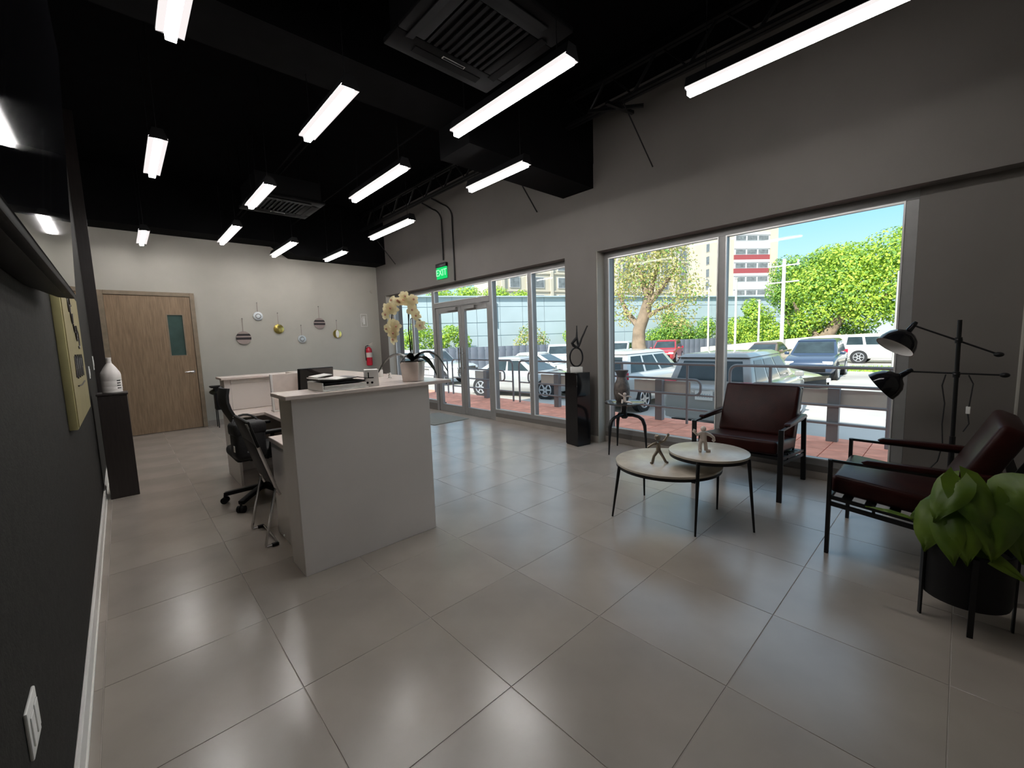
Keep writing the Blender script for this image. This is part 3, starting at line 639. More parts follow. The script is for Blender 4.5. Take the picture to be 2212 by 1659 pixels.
for P, n, t0 in ((st1, 22, 0.30), (st2, 4, 0.70)):
    for k in range(n):
        p = lerp_path(P, t0+(1-t0)*k/(n-1)); ang = rnd.uniform(-1, 1)
        d = (Vector((-0.67, -0.72, 0))+Vector((rnd.uniform(-.7,.7), rnd.uniform(-.7,.7), rnd.uniform(-.4,.3)))).normalized()
        M4 = d.to_track_quat('Z', 'Y').to_matrix().to_4x4(); M4.translation = p+d*0.018+Vector((rnd.uniform(-.035,.035), rnd.uniform(-.035,.035), rnd.uniform(-.025,.025)))
        fl_ = petal_flower(M4 @ Matrix.Rotation(ang, 4, 'Z'), rnd.uniform(0.036, 0.045)).build('flower', K['petal'], oc)
        MB().sphere(M4.translation+d*0.010, 0.0085, 6, 5).build('lip', K['lip'], fl_)

# ---------------------------------------------------------------- office chair, folding chair, bag
oc2 = thing('office_chair', 'black mesh swivel office chair tucked inside the reception desk', 'chair', (0.44, 3.82, 0), 0)
for k in range(5):
    a = 2*PI*k/5+3.93; c, s = math.cos(a), math.sin(a)
    leg = MB().bar((0.03*c, 0.03*s, 0.13), (0.32*c, 0.32*s, 0.085), 0.05, 0.035).build('base_arm', K['blackpl'], oc2, bevel=0.006)
    cx_, cy_ = 0.32*c, 0.32*s
    MB().cyl((cx_-0.012*s-0.02*s, cy_+0.03*c, 0.03), (cx_-0.005*s, cy_+0.008*c, 0.03), 0.03, n=14).cyl((cx_+0.005*s, cy_-0.008*c, 0.03), (cx_+0.03*s, cy_-0.03*c, 0.03), 0.03, n=14).cyl((cx_, cy_, 0.03), (cx_, cy_, 0.08), 0.010, n=8).build('caster', K['blackpl'], oc2)
MB().cyl((0,0,0.10), (0,0,0.42), 0.028, n=14).build('gas_lift', K['blackpl'], oc2)
MB().box(-0.23, 0.25, -0.24, 0.24, 0.43, 0.52).build('seat', K['mesh'], oc2, bevel=0.035, seg=3)
MB().box(-0.10, 0.10, -0.09, 0.09, 0.395, 0.43).build('mechanism', K['blackpl'], oc2, bevel=0.006)
bk = MB(); vs = []; fs = []
for i in range(9):
    t = i/8; x = -0.14-0.10*t-0.03*math.sin(PI*t)+0.02*math.sin(2*PI*t); z = 0.60+0.47*t; w = 0.22*(1-0.25*t*t)
    for k in range(5):
        yy = -w+2*w*k/4; vs.append((x-0.03*(1-(yy/w)**2)+0.03, yy, z))
for i in range(8):
    for k in range(4): fs.append((i*5+k, i*5+k+1, i*5+k+6, i*5+k+5))
n0 = len(vs); vs += [(a-0.022, b_, c_) for a, b_, c_ in vs]; fs += [tuple(n0+i for i in reversed(f)) for f in fs]
rim = [i*5 for i in range(9)]+[40+k for k in range(1, 5)]+[i*5+4 for i in range(7, -1, -1)]+[k for k in range(3, 0, -1)]
for a, b_ in zip(rim, rim[1:]+rim[:1]): fs.append((a, b_, b_+n0, a+n0))
bk.add(vs, fs).build('backrest', K['mesh'], oc2)
MB().tube([(-0.05,0,0.41),(-0.15,0,0.43),(-0.195,0,0.52),(-0.185,0,0.68)], 0.02, 8).build('back_support', K['blackpl'], oc2)
for s in (-1, 1):
    ar = MB().tube([(0.0, s*0.25, 0.44), (0.02, s*0.29, 0.50), (0.05, s*0.29, 0.66)], 0.016, 8).build('arm_post', K['blackpl'], oc2)
    MB().box(-0.13, 0.17, s*0.29-0.035, s*0.29+0.035, 0.66, 0.69).build('arm_pad', K['blackpl'], oc2, bevel=0.012)
bg_ = thing('shoulder_bag', 'black shoulder bag hanging behind the office chair', 'bag', (0.275, 3.42, 0.50), 0.1)
MB().box(-0.105, 0.125, -0.09, 0.09, 0.0, 0.27).build('body', K['bag'], bg_, bevel=0.045, seg=3)
MB().box(-0.110, 0.130, -0.095, 0.095, 0.20, 0.31).build('flap', K['bag'], bg_, bevel=0.03, seg=3)
MB().tube([(0.005+0.095*math.cos(PI-a), 0.05*math.sin(a), 0.285+0.075*math.sin(a)) for a in [PI*k/10 for k in range(11)]], 0.010, 6).build('strap', K['bag'], bg_)
K['greytxt'] = mat('grey_print', (0.20, 0.20, 0.205), 0.7)
MB().box(-0.03, 0.05, -0.093, -0.090, 0.065, 0.078).build('name_patch', K['greytxt'], bg_); MB().box(-0.108, -0.105, -0.06, -0.03, 0.08, 0.13).build('tag', K['paper'], bg_)
fc = thing('folding_chair', 'black and chrome folding chair standing against the desk end', 'chair', (0.20, 2.70, 0), 0)
for y in (0.0, 0.42):
    MB().tube([(-0.045, y, 0.90), (-0.02, y, 0.83), (0.10, y, 0.40), (0.115, y, 0.36)], 0.011, 8).build('side_tube', K['chrome'], fc)
    MB().tube([(0.095, y, 0.42), (0.075, y, 0.35), (0.0, y, 0.03), (0.0, y, 0.012), (0.075, y, 0.010)], 0.010, 8).build('leg', K['chrome'], fc)
    MB().box(0.035, 0.078, y-0.014, y+0.014, 0.0005, 0.022).build('foot_cap', K['blackpl'], fc, bevel=0.003)
MB().tube([(0.075, 0.0, 0.012), (0.078, 0.21, 0.012), (0.075, 0.42, 0.012)], 0.009, 8).build('floor_bar', K['chrome'], fc)
def slab(p0, p1, th, y0, y1):
    p0 = Vector((p0[0], 0, p0[1])); p1 = Vector((p1[0], 0, p1[1])); n_ = (p1-p0).normalized().cross(Vector((0,1,0)))*th
    q = [p0, p1, p1+n_, p0+n_]
    return MB().prism([(v.x, v.z) for v in q], 'y', y0, y1)
slab((-0.05, 0.91), (0.0, 0.72), 0.022, -0.012, 0.432).build('backrest', K['blackpl'], fc, bevel=0.008)
slab((-0.01, 0.74), (0.075, 0.44), 0.028, 0.005, 0.415).build('seat', K['blackpl'], fc, bevel=0.008)

# ---------------------------------------------------------------- entrance mat, right pedestal with sculpture
tag(MB().box(3.35, 4.08, 5.45, 6.45, 0.0, 0.012).build('entrance_mat', K['mat'], bevel=0.004), 'grey entrance mat on the tiles inside the glass doors', 'mat')
rp_ = thing('pedestal_stand', 'square glossy black pedestal against the pillar between the windows', 'pedestal', (3.905, 2.835, 0), math.radians(-11))
MB().box(-0.112, 0.112, -0.118, 0.118, 0.012, 0.955).build('column', K['blackgl'], rp_, bevel=0.002, seg=1)
MB().box(-0.105, 0.105, -0.110, 0.110, 0, 0.012).build('plinth', K['black'], rp_)
sc = thing('abstract_sculpture', 'black ring and raised arms sculpture on a white block atop the black pedestal', 'sculpture', (3.895, 2.84, 0.9555), math.radians(-45))
MB().box(-0.075, 0.075, -0.045, 0.045, 0, 0.07).build('base_block', K['white'], sc, bevel=0.003)
MB().tube([(0.082*math.cos(a), 0, 0.195+0.122*math.sin(a)) for a in [i*2*PI/32 for i in range(32)]], 0.011, 8, closed=True).build('ring', K['black'], sc)
fg = MB()
fg.tube([(0.0,0,0.315),(-0.035,0,0.345),(-0.05,0,0.375),(-0.02,0,0.41),(0.01,0,0.45),(0.012,0,0.53),(0.012,0,0.60)], [0.010,0.018,0.020,0.020,0.016,0.009,0.006], 8)
fg.tube([(0.0,0,0.315),(0.03,0,0.335),(0.05,0,0.375),(0.075,0,0.44),(0.105,0,0.50),(0.135,0,0.57),(0.15,0,0.595)], [0.012,0.017,0.014,0.012,0.011,0.009,0.010], 8)
fg.tube([(-0.045,0,0.37),(-0.01,0,0.335),(0.02,0,0.325)], [0.014,0.012,0.010], 8).tube([(0.01,0,0.45),(0.02,0,0.38),(0.035,0,0.335)], [0.014,0.015,0.012], 8)
fg.build('figure', K['black'], sc)

# ---------------------------------------------------------------- armchairs
def armchair(loc, rz, label):
    t = thing('armchair', label, 'armchair', loc, rz, 'leather armchairs in the waiting area')
    hw = 0.352
    for s in (-1, 1):
        x = s*hw
        MB().box(x-0.019, x+0.019, 0.353, 0.373, 0, 0.605).build('leg', K['black'], t, bevel=0.002, seg=1)
        MB().prism([(-0.412, 0), (-0.388, 0), (-0.333, 0.605), (-0.357, 0.605)], 'x', x-0.019, x+0.019).build('leg', K['black'], t, bevel=0.002, seg=1)
        MB().box(x-0.008, x+0.008, -0.36, 0.375, 0.590, 0.606).build('arm_bar', K['black'], t)
        MB().prism([(0.20, 0.606), (0.22, 0.618), (0.19, 0.634), (-0.33, 0.642), (-0.36, 0.625), (-0.36, 0.606)], 'x', x-0.024, x+0.024).build('arm_pad', K['leather'], t, bevel=0.008)
        MB().bar((x, 0.36, 0.325), (x, -0.39, 0.25), 0.014, 0.026).build('lower_rail', K['black'], t)
        MB().bar((x, 0.36, 0.365), (x, -0.37, 0.29), 0.014, 0.022).build('seat_rail', K['black'], t)
        MB().box(x-0.006, x+0.006, 0.14, 0.155, 0.295, 0.37).build('spacer', K['black'], t)
        MB().bar((x*0.86, -0.22, 0.30), (x*0.86, -0.47, 0.86), 0.014, 0.022).build('back_upright', K['black'], t)
    MB().box(-hw+0.008, hw-0.008, 0.35, 0.37, 0.355, 0.377).build('front_rail', K['black'], t)
    MB().box(-hw+0.008, hw-0.008, -0.39, -0.37, 0.27, 0.29).build('rear_rail', K['black'], t)
    for k in range(6):
        y = 0.28-0.11*k; MB().bar((-hw+0.01, y, 0.358-0.0105*k*1.0), (hw-0.01, y, 0.358-0.0105*k), 0.05, 0.008).build('seat_slat', K['black'], t)
    for k in range(3):
        f = 0.3+0.3*k; MB().bar((-hw*0.86, -0.22-0.25*f, 0.30+0.56*f), (hw*0.86, -0.22-0.25*f, 0.30+0.56*f), 0.04, 0.008).build('back_slat', K['black'], t)
    Rt = Rx(0.10)
    sc_ = MB().obox((0, 0.065, 0.415), (0.645, 0.60, 0.115), Rt).build('seat_cushion', K['leather'], t, bevel=0.028, seg=3)
    Rb = Rx(0.42)
    bc = MB().obox((0, -0.265, 0.655), (0.645, 0.115, 0.50), Rb).build('back_cushion', K['leather'], t, bevel=0.030, seg=3)
    return t
# local +y is the front of the chair
armchair((3.785, 0.742, 0), PI/2, 'dark brown leather armchair with its back to the window, behind the coffee tables')
armchair((3.085, -0.415, 0), 0, 'dark brown leather armchair at the right edge, seen from its side beside the floor lamp')

# ---------------------------------------------------------------- tables
def round_table(cx, cy, r, z, feet, label, tm):
    t = thing('coffee_table', label, 'table', (cx, cy, 0))
    MB().lathe([(r-0.012, z-0.022), (r-0.002, z-0.018), (r, z-0.012), (r-0.001, z-0.002), (r-0.006, z)], 56).build('table_top', tm, t)
    rg = [(r-0.010)*1.0]
    ring = MB()
    pts_o = [(r-0.004, z-0.040), (r-0.004, z-0.0225), (r-0.022, z-0.0225), (r-0.022, z-0.040), (r-0.004, z-0.040)]
    ring.lathe(pts_o, 56, cap=False).build('rim_frame', K['black'], t)
    for fx, fy in feet:
        d = Vector((fx-cx, fy-cy, 0)); dn = d.normalized(); a = dn*(r-0.006)
        MB().cyl((a.x, a.y, z-0.02), (d.x, d.y, 0), 0.013, 0.007, 10).build('leg', K['black'], t)
round_table(2.637, 0.964, 0.394, 0.42, [(2.283, 1.235), (2.84, 1.275), (2.44, 0.653)], 'larger and lower round coffee table with a cream stone top', K['stone'])
round_table(2.696, 0.675, 0.276, 0.54, [(2.381, 0.628), (2.72, 0.359), (2.955, 0.701)], 'smaller and taller round coffee table overlapping the lower one', K['stone'])
sd = thing('side_table', 'black side table with three arched legs in front of the big window', 'table', (3.985, 2.19, 0))
K['smoke'] = mat('dark_smoked_top', (0.06, 0.055, 0.05), 0.12, var=0.15)
MB().lathe([(0.215, 0.592), (0.232, 0.596), (0.236, 0.606), (0.232, 0.610), (0.222, 0.606), (0.0, 0.606)], 40, cap=False).add([(0,0,0.592)], []).build('table_top', K['smoke'], sd)
MB().lathe([(0.215, 0.592), (0.06, 0.588), (0.035, 0.56), (0.03, 0.50), (0.05, 0.435), (0.03, 0.41), (0.0, 0.41)], 20, cap=False).build('column', K['black'], sd)
for k, a in enumerate((2.95, 5.1, 0.9)):
    c, s = math.cos(a), math.sin(a); pts = []; rs = []
    for rr, zz, r_ in ((0.02, 0.455, 0.024), (0.10, 0.452, 0.020), (0.17, 0.435, 0.020), (0.215, 0.40, 0.022), (0.24, 0.33, 0.021), (0.25, 0.20, 0.014), (0.262, 0.0, 0.008)): pts.append((rr*c, rr*s, zz)); rs.append(r_)
    MB().tube(pts, rs, 8).build('leg', K['black'], sd)
vz = thing('table_vase', 'tall dark speckled vase on the side table by the window', 'vase', (4.02, 2.245, 0.6065))
MB().lathe([(0.060,0),(0.078,0.02),(0.095,0.09),(0.098,0.15),(0.085,0.22),(0.062,0.27),(0.052,0.30)], 28).build('body', K['ceramic'], vz)
K['neck'] = mat('grey_glazed_neck', (0.07, 0.07, 0.075), 0.3, var=0.2)
MB().lathe([(0.052,0.30),(0.055,0.32),(0.078,0.375),(0.080,0.385),(0.072,0.383),(0.05,0.33)], 28, cap=False).build('neck', K['neck'], vz)

def figurine(name, label, loc, rz, joints, m, sc_=1.0):
    t = thing(name, label, 'figurine', loc, rz)
    b = MB()
    for pts, rs in joints['limbs']: b.tube([Vector(p)*sc_ for p in pts], [r_*sc_ for r_ in rs], 8)
    for p, r_ in joints['balls']: b.sphere(Vector(p)*sc_, r_*sc_, 12, 8)
    b.build('body', K[m], t); return t
A = -0.75  # turn figures to face the camera
figurine('dancing_figurine', 'bronze dancing stick figurine on the lower coffee table', (2.535, 0.985, 0.4203), A,
 {'limbs': [([(-0.045,0,0.008),(-0.035,0,0.055),(-0.005,0,0.10)], [0.012,0.011,0.014]), ([(-0.045,0,0.006),(-0.062,-0.01,0.006)], [0.010,0.008]), ([(0.058,0,0.008),(0.035,0,0.05),(0.005,0,0.10)], [0.010,0.010,0.014]), ([(0.058,0,0.006),(0.074,-0.01,0.006)], [0.009,0.007]),
            ([(0,0,0.095),(0,0,0.13),(-0.005,0,0.165)], [0.019,0.017,0.017]), ([(-0.01,0,0.16),(-0.045,0,0.15),(-0.085,0,0.125)], [0.012,0.010,0.008]), ([(0.0,0,0.158),(0.045,0,0.175),(0.072,0,0.215)], [0.012,0.010,0.009])],
  'balls': [((-0.008,0,0.205), 0.024), ((0.074,0,0.222), 0.011)]}, 'figmetal')
figurine('standing_figurine', 'pale ceramic figurine with curved arms on the taller coffee table', (2.640, 0.690, 0.5403), A,
 {'limbs': [([(-0.022,0,0.01),(-0.022,0,0.06),(-0.010,0,0.095)], [0.014,0.013,0.018]), ([(0.022,0,0.01),(0.018,0,0.06),(0.006,0,0.095)], [0.014,0.013,0.018]), ([(0.022,0,0.009),(0.05,-0.012,0.009)], [0.012,0.010]), ([(-0.022,0,0.009),(-0.03,-0.02,0.009)], [0.012,0.010]),
            ([(0,0,0.085),(0,0,0.12),(0,0,0.150)], [0.024,0.024,0.020]), ([(-0.01,0,0.145),(-0.045,0,0.13),(-0.068,0,0.155),(-0.062,0,0.17)], [0.014,0.012,0.011,0.011]), ([(0.01,0,0.140),(0.05,0,0.125),(0.075,0,0.105),(0.080,0,0.085),(0.07,0,0.078)], [0.014,0.012,0.011,0.011,0.011])],
  'balls': [((0,0,0.172), 0.020)]}, 'fig')
figurine('sitting_figurine', 'small pale figurine sitting in front of the vase on the side table', (3.90, 2.13, 0.607), A,
 {'limbs': [([(0,0,0.02),(0,0,0.05),(0,0,0.085)], [0.02,0.018,0.016]), ([(-0.008,0,0.02),(-0.035,-0.02,0.045),(-0.04,-0.04,0.008)], [0.013,0.011,0.010]), ([(0.008,0,0.02),(0.045,-0.03,0.02),(0.075,-0.05,0.008)], [0.013,0.011,0.009]), ([(-0.008,0,0.08),(-0.04,0,0.10),(-0.075,0,0.125)], [0.010,0.009,0.008]), ([(0.008,0,0.08),(0.045,0,0.085),(0.08,0,0.075)], [0.010,0.009,0.008])],
  'balls': [((0,0,0.112), 0.02)]}, 'fig')

# ---------------------------------------------------------------- floor lamp
fl = thing('floor_lamp', 'black two-arm floor lamp behind the right armchair', 'lamp', (3.85, -0.562, 0))
MB().lathe([(0.14,0),(0.14,0.015),(0.13,0.022),(0.02,0.026),(0.016,0.05)], 32).build('base', K['black'], fl)
MB().cyl((0,0,0.02), (0.0,0.003,0.62), 0.017, n=12).cyl((0,0.003,0.6), (0,0.012,1.442), 0.0125, n=12).build('pole', K['black'], fl)
def lamp_head(zp, a_sh, tilt, zsh, ysh, zcw, ycw, axis):
    yp = 0.012*zp/1.44
    MB().cyl((0, ysh, zsh), (0, ycw, zcw), 0.006, n=8).build('arm', K['black'], fl)
    MB().sphere((0, yp, zp), 0.021, 12, 8).cyl((0, yp, zp-0.02), (0, yp, zp+0.02), 0.019, n=12).build('joint', K['black'], fl)
    MB().sphere((0, ycw, zcw), 0.021, 12, 8, (1, 1.2, 0.8)).build('counterweight', K['black'], fl)
    q = Vector(axis).normalized().to_track_quat('Z', 'X').to_matrix().to_4x4(); q.translation = Vector((0, ysh, zsh))
    MB().lathe([(0.016,0.0),(0.020,0.05),(0.030,0.06),(0.062,0.075),(0.092,0.105),(0.112,0.15),(0.120,0.195),(0.117,0.195),(0.108,0.152),(0.088,0.110),(0.058,0.082),(0.0,0.075)], 32, cap=False).xform(q).build('shade', K['blackgl'], fl)
    K.setdefault('shadein', mat('white_shade_lining', (0.70, 0.69, 0.66), 0.5))
    MB().lathe([(0.1165,0.194),(0.1065,0.152),(0.0865,0.112),(0.056,0.084),(0.0,0.078)], 32, cap=False).xform(q).build('shade_lining', K['shadein'], fl)
    MB().lathe([(0.0,-0.03),(0.012,-0.028),(0.018,0.0),(0.0,0.0)], 12, cap=False).xform(q).build('neck_cap', K['black'], fl)
lamp_head(1.302, 0, 0, 1.415, 0.245, 1.203, -0.178, (-0.38, 0.46, -0.80))
lamp_head(1.062, 0, 0, 1.075, 0.255, 1.066, -0.212, (-0.02, 0.75, -0.62))
MB().tube([(0.0, 0.06, 1.06), (0.01, 0.075, 0.98), (0.01, 0.055, 0.85), (0.01, 0.06, 0.70), (0.01, 0.05, 0.55), (0.02, 0.07, 0.42), (0.03, 0.12, 0.33)], 0.004, 6).build('cord', K['cord'], fl)
MB().tube([(0.0, -0.05, 1.06), (0.0, -0.075, 1.0), (0.0, -0.065, 0.86), (0.0, -0.06, 0.80), (0.0, -0.07, 0.72), (0.0, -0.045, 0.66)], 0.004, 6).build('cord', K['cord'], fl)
MB().box(-0.012, 0.012, -0.072, -0.05, 0.79, 0.84).build('cord_switch', K['whitepl'], fl, bevel=0.003)

# ---------------------------------------------------------------- potted plant
pp = thing('potted_plant', 'broad-leaved green plant in a round black pot on thin legs', 'plant', (2.415, -0.64, 0))
MB().lathe([(0.135,0.115),(0.150,0.12),(0.155,0.14),(0.155,0.375),(0.150,0.38),(0.143,0.375),(0.143,0.33)], 36, cap=True).build('pot', K['blackpl'], pp)
MB().lathe([(0.0,0.345),(0.142,0.342)], 24, cap=False).build('soil', K['soil'], pp)
for a in (2.05, 3.3, 4.85, 6.3):
    c, s = math.cos(a), math.sin(a); MB().box(-0.010, 0.010, -0.004, 0.004, 0, 0.37).xform(Matrix.Translation((0.161*c, 0.161*s, 0)) @ Matrix.Rotation(a+PI/2, 4, 'Z')).build('leg', K['black'], pp)
def hang_leaf(base, tip, hw_, nrm, bulge=0.11, n=11):
    base = Vector(base); tip = Vector(tip); d = tip-base; L = d.length; d.normalize(); nrm = Vector(nrm); nrm = (nrm-d*nrm.dot(d)).normalized(); s = d.cross(nrm)
    vs = []; fs = []
    for i in range(n):
        t = i/(n-1); w = hw_*(0.18+0.95*math.sin(PI*t**0.55)**0.85)*(1-t**5)+0.002
        for k in range(-3, 4):
            u = k/3; p = base+d*(L*t-0.22*L*abs(u)**1.5*(1-t)**3)+s*(w*u)
            p += nrm*(bulge*L*math.sin(PI*t)*0.9-0.28*w*u*u+0.10*hw_*math.sin(9*t+1.9*k+20*base.y))
            if k == 0: p -= nrm*0.006
            vs.append(p)
    for i in range(n-1):
        for k in range(6): fs.append((i*7+k, i*7+k+1, i*7+k+8, i*7+k+7))
    return MB().add(vs, fs)
LV = [((-.06,.05,.69), (-.13,.115,.49), .062, (-1,.5,.2)), ((-.05,.04,.70), (-.13,-.06,.47), .068, (-1,-.3,.5)), ((-.10,.03,.54), (-.17,0.0,.335), .060, (-1,0,.3)),
 ((-.08,.115,.545), (-.12,.14,.335), .066, (-1,.5,.2)), ((-.10,.08,.54), (-.17,.04,.32), .055, (-1,.2,.3)), ((-.03,-.08,.63), (-.07,-.27,.73), .092, (-1,0,.5)),
 ((-.05,-.06,.63), (-.15,-.07,.37), .085, (-1,-.1,.3)), ((-.02,-.12,.60), (-.11,-.16,.38), .075, (-1,-.3,.3)), ((-.11,-.03,.405), (-.15,-.18,.315), .026, (-1,0,.6)),
 ((.0,-.17,.52), (-.05,-.21,.35), .06, (-.8,-.6,.3)), ((.06,.03,.64), (.16,.11,.44), .07, (.8,.4,.5)), ((.08,-.05,.62), (.21,-.10,.44), .075, (1,-.2,.4)), ((.02,-.11,.68), (.13,-.21,.60), .07, (.3,-.3,1)), ((.0,.09,.60), (.03,.20,.44), .065, (-.2,1,.4))]
for base, tip, hw_, nrm in LV:
    b = Vector(base); hang_leaf(base, tip, hw_, nrm).build('leaf', K['leaf'], pp, ang=80)
    MB().tube([(b.x*0.25, b.y*0.25, 0.34), (b.x*0.6, b.y*0.6, 0.34+(b.z-0.34)*0.55), tuple(b)], [0.006, 0.005, 0.004], 6).build('stalk', K['leaf'], pp)
# thin pale leaf reaching out to the left
MB().tube([(-.05,.08,.36), (-.06,.16,.44), (-.065,.22,.475)], [0.005, 0.004, 0.003], 6).build('stalk', K['leaf'], pp)
hang_leaf((-.065,.215,.474), (-.07,.37,.482), .014, (-.2,0,1), 0.05).build('leaf', K['leaf'], pp, ang=80)
# ================================================================ outdoors
GZ = -0.70
porch = struct(MB().box(4.52, 6.32, -4.0, 13.0, GZ-0.1, -0.035).build('floor_porch', K['conc']))
tw = 0.36; me_t = MB().box(-tw/2+0.004, tw/2-0.004, -tw/2+0.004, tw/2-0.004, -0.02, 0.0).mesh('porch_tile', K['terra'], 0.002, 1)
for i in range(5):
    for j in range(36): inst('porch_tile', me_t, porch, (4.52+tw/2+i*tw, -2.4+tw/2+j*tw, -0.018))
struct(MB().box(6.32, 150, -70, 140, GZ-0.1, GZ).build('floor_parking', K['asph']))
gr = MB(); rg = random.Random(11)
for k in range(2600):
    x, y = rg.uniform(25.6, 28.2), rg.uniform(-3.0, 3.4); a = rg.uniform(0, PI); h = rg.uniform(0.08, 0.2); w = 0.03
    dx, dy = math.cos(a)*w, math.sin(a)*w
    gr.add([(x-dx, y-dy, GZ), (x+dx, y+dy, GZ), (x+rg.uniform(-.04, .04), y+rg.uniform(-.04, .04), GZ+h)], [(0, 1, 2)])
tag(gr.build('lawn_strip', K['grass']), 'strip of bright green grass between the blue SUV and the white wagon', 'grass', kind='stuff')

# porch railing
def rail_section(y0, y1, post_y, label, plates=True):
    X = 6.05; t = thing('porch_railing', label, 'railing', (X, (y0+y1)/2, 0), 0, 'grey porch railing sections'); yc = (y0+y1)/2
    def rr(y): return y-yc
    r = 0.021
    def loop(a, b, z0, z1, rad=0.09):
        pts = []
        for cy, cz, a0 in ((b-rad, z1-rad, 0), (a+rad, z1-rad, PI/2), (a+rad, z0+rad, PI), (b-rad, z0+rad, 1.5*PI)):
            for k in range(6): an = a0+PI/2*k/5; pts.append((0, rr(cy)+rad*math.cos(an), cz+rad*math.sin(an)))
        return pts
    pts = [(0, rr(y0), 0.0)]+[(0, rr(y0)+0.1-0.1*math.cos(a), 0.83+0.1*math.sin(a)) for a in [PI/2*k/5 for k in range(6)]]
    pts += [(0, rr(y1)-0.1+0.1*math.sin(a), 0.83+0.1*math.cos(a)) for a in [PI/2*k/5 for k in range(6)]]+[(0, rr(y1), 0.0)]
    MB().tube(pts, r, 8).build('outer_frame', K['rail'], t)
    MB().tube(loop(y0+0.28, y1-0.28, 0.45, 0.69), r*0.9, 8, closed=True).build('inner_loop', K['rail'], t)
    MB().tube([(0, rr(y0), 0.22), (0, rr(y1), 0.22)], r*0.8, 8).build('bottom_rail', K['rail'], t)
    MB().tube([(0, rr(y0), 0.45), (0, rr(y1), 0.45)], r*0.7, 8).build('middle_rail', K['rail'], t)
    for k, py in enumerate(post_y):
        if k % 2 == 0:
            MB().cyl((0, rr(py), -0.018), (0, rr(py), 0.92), r, n=8).build('post', K['rail'], t)
        else:
            MB().box(0.03, 0.12, rr(py)-0.06, rr(py)+0.06, -0.018, 0.66).build('wide_post', K['rail'], t)
            if plates: MB().box(0.12, 0.13, rr(py)-0.5, rr(py)+0.5, 0.45, 0.64).build('sign_plate', K['signback'], t)
rail_section(-1.9, 1.72, [1.2, 0.5, -0.03, -0.9], 'grey porch railing behind the right half of the big window')
rail_section(1.86, 6.15, [2.35, 2.85, 3.52, 5.1], 'grey porch railing behind the left half of the big window')
rail_section(6.36, 8.72, [6.9, 7.4], 'grey porch railing behind the right glass door leaf')
rail_section(8.95, 12.6, [9.6, 10.6], 'grey porch railing furthest left, behind the orchid')

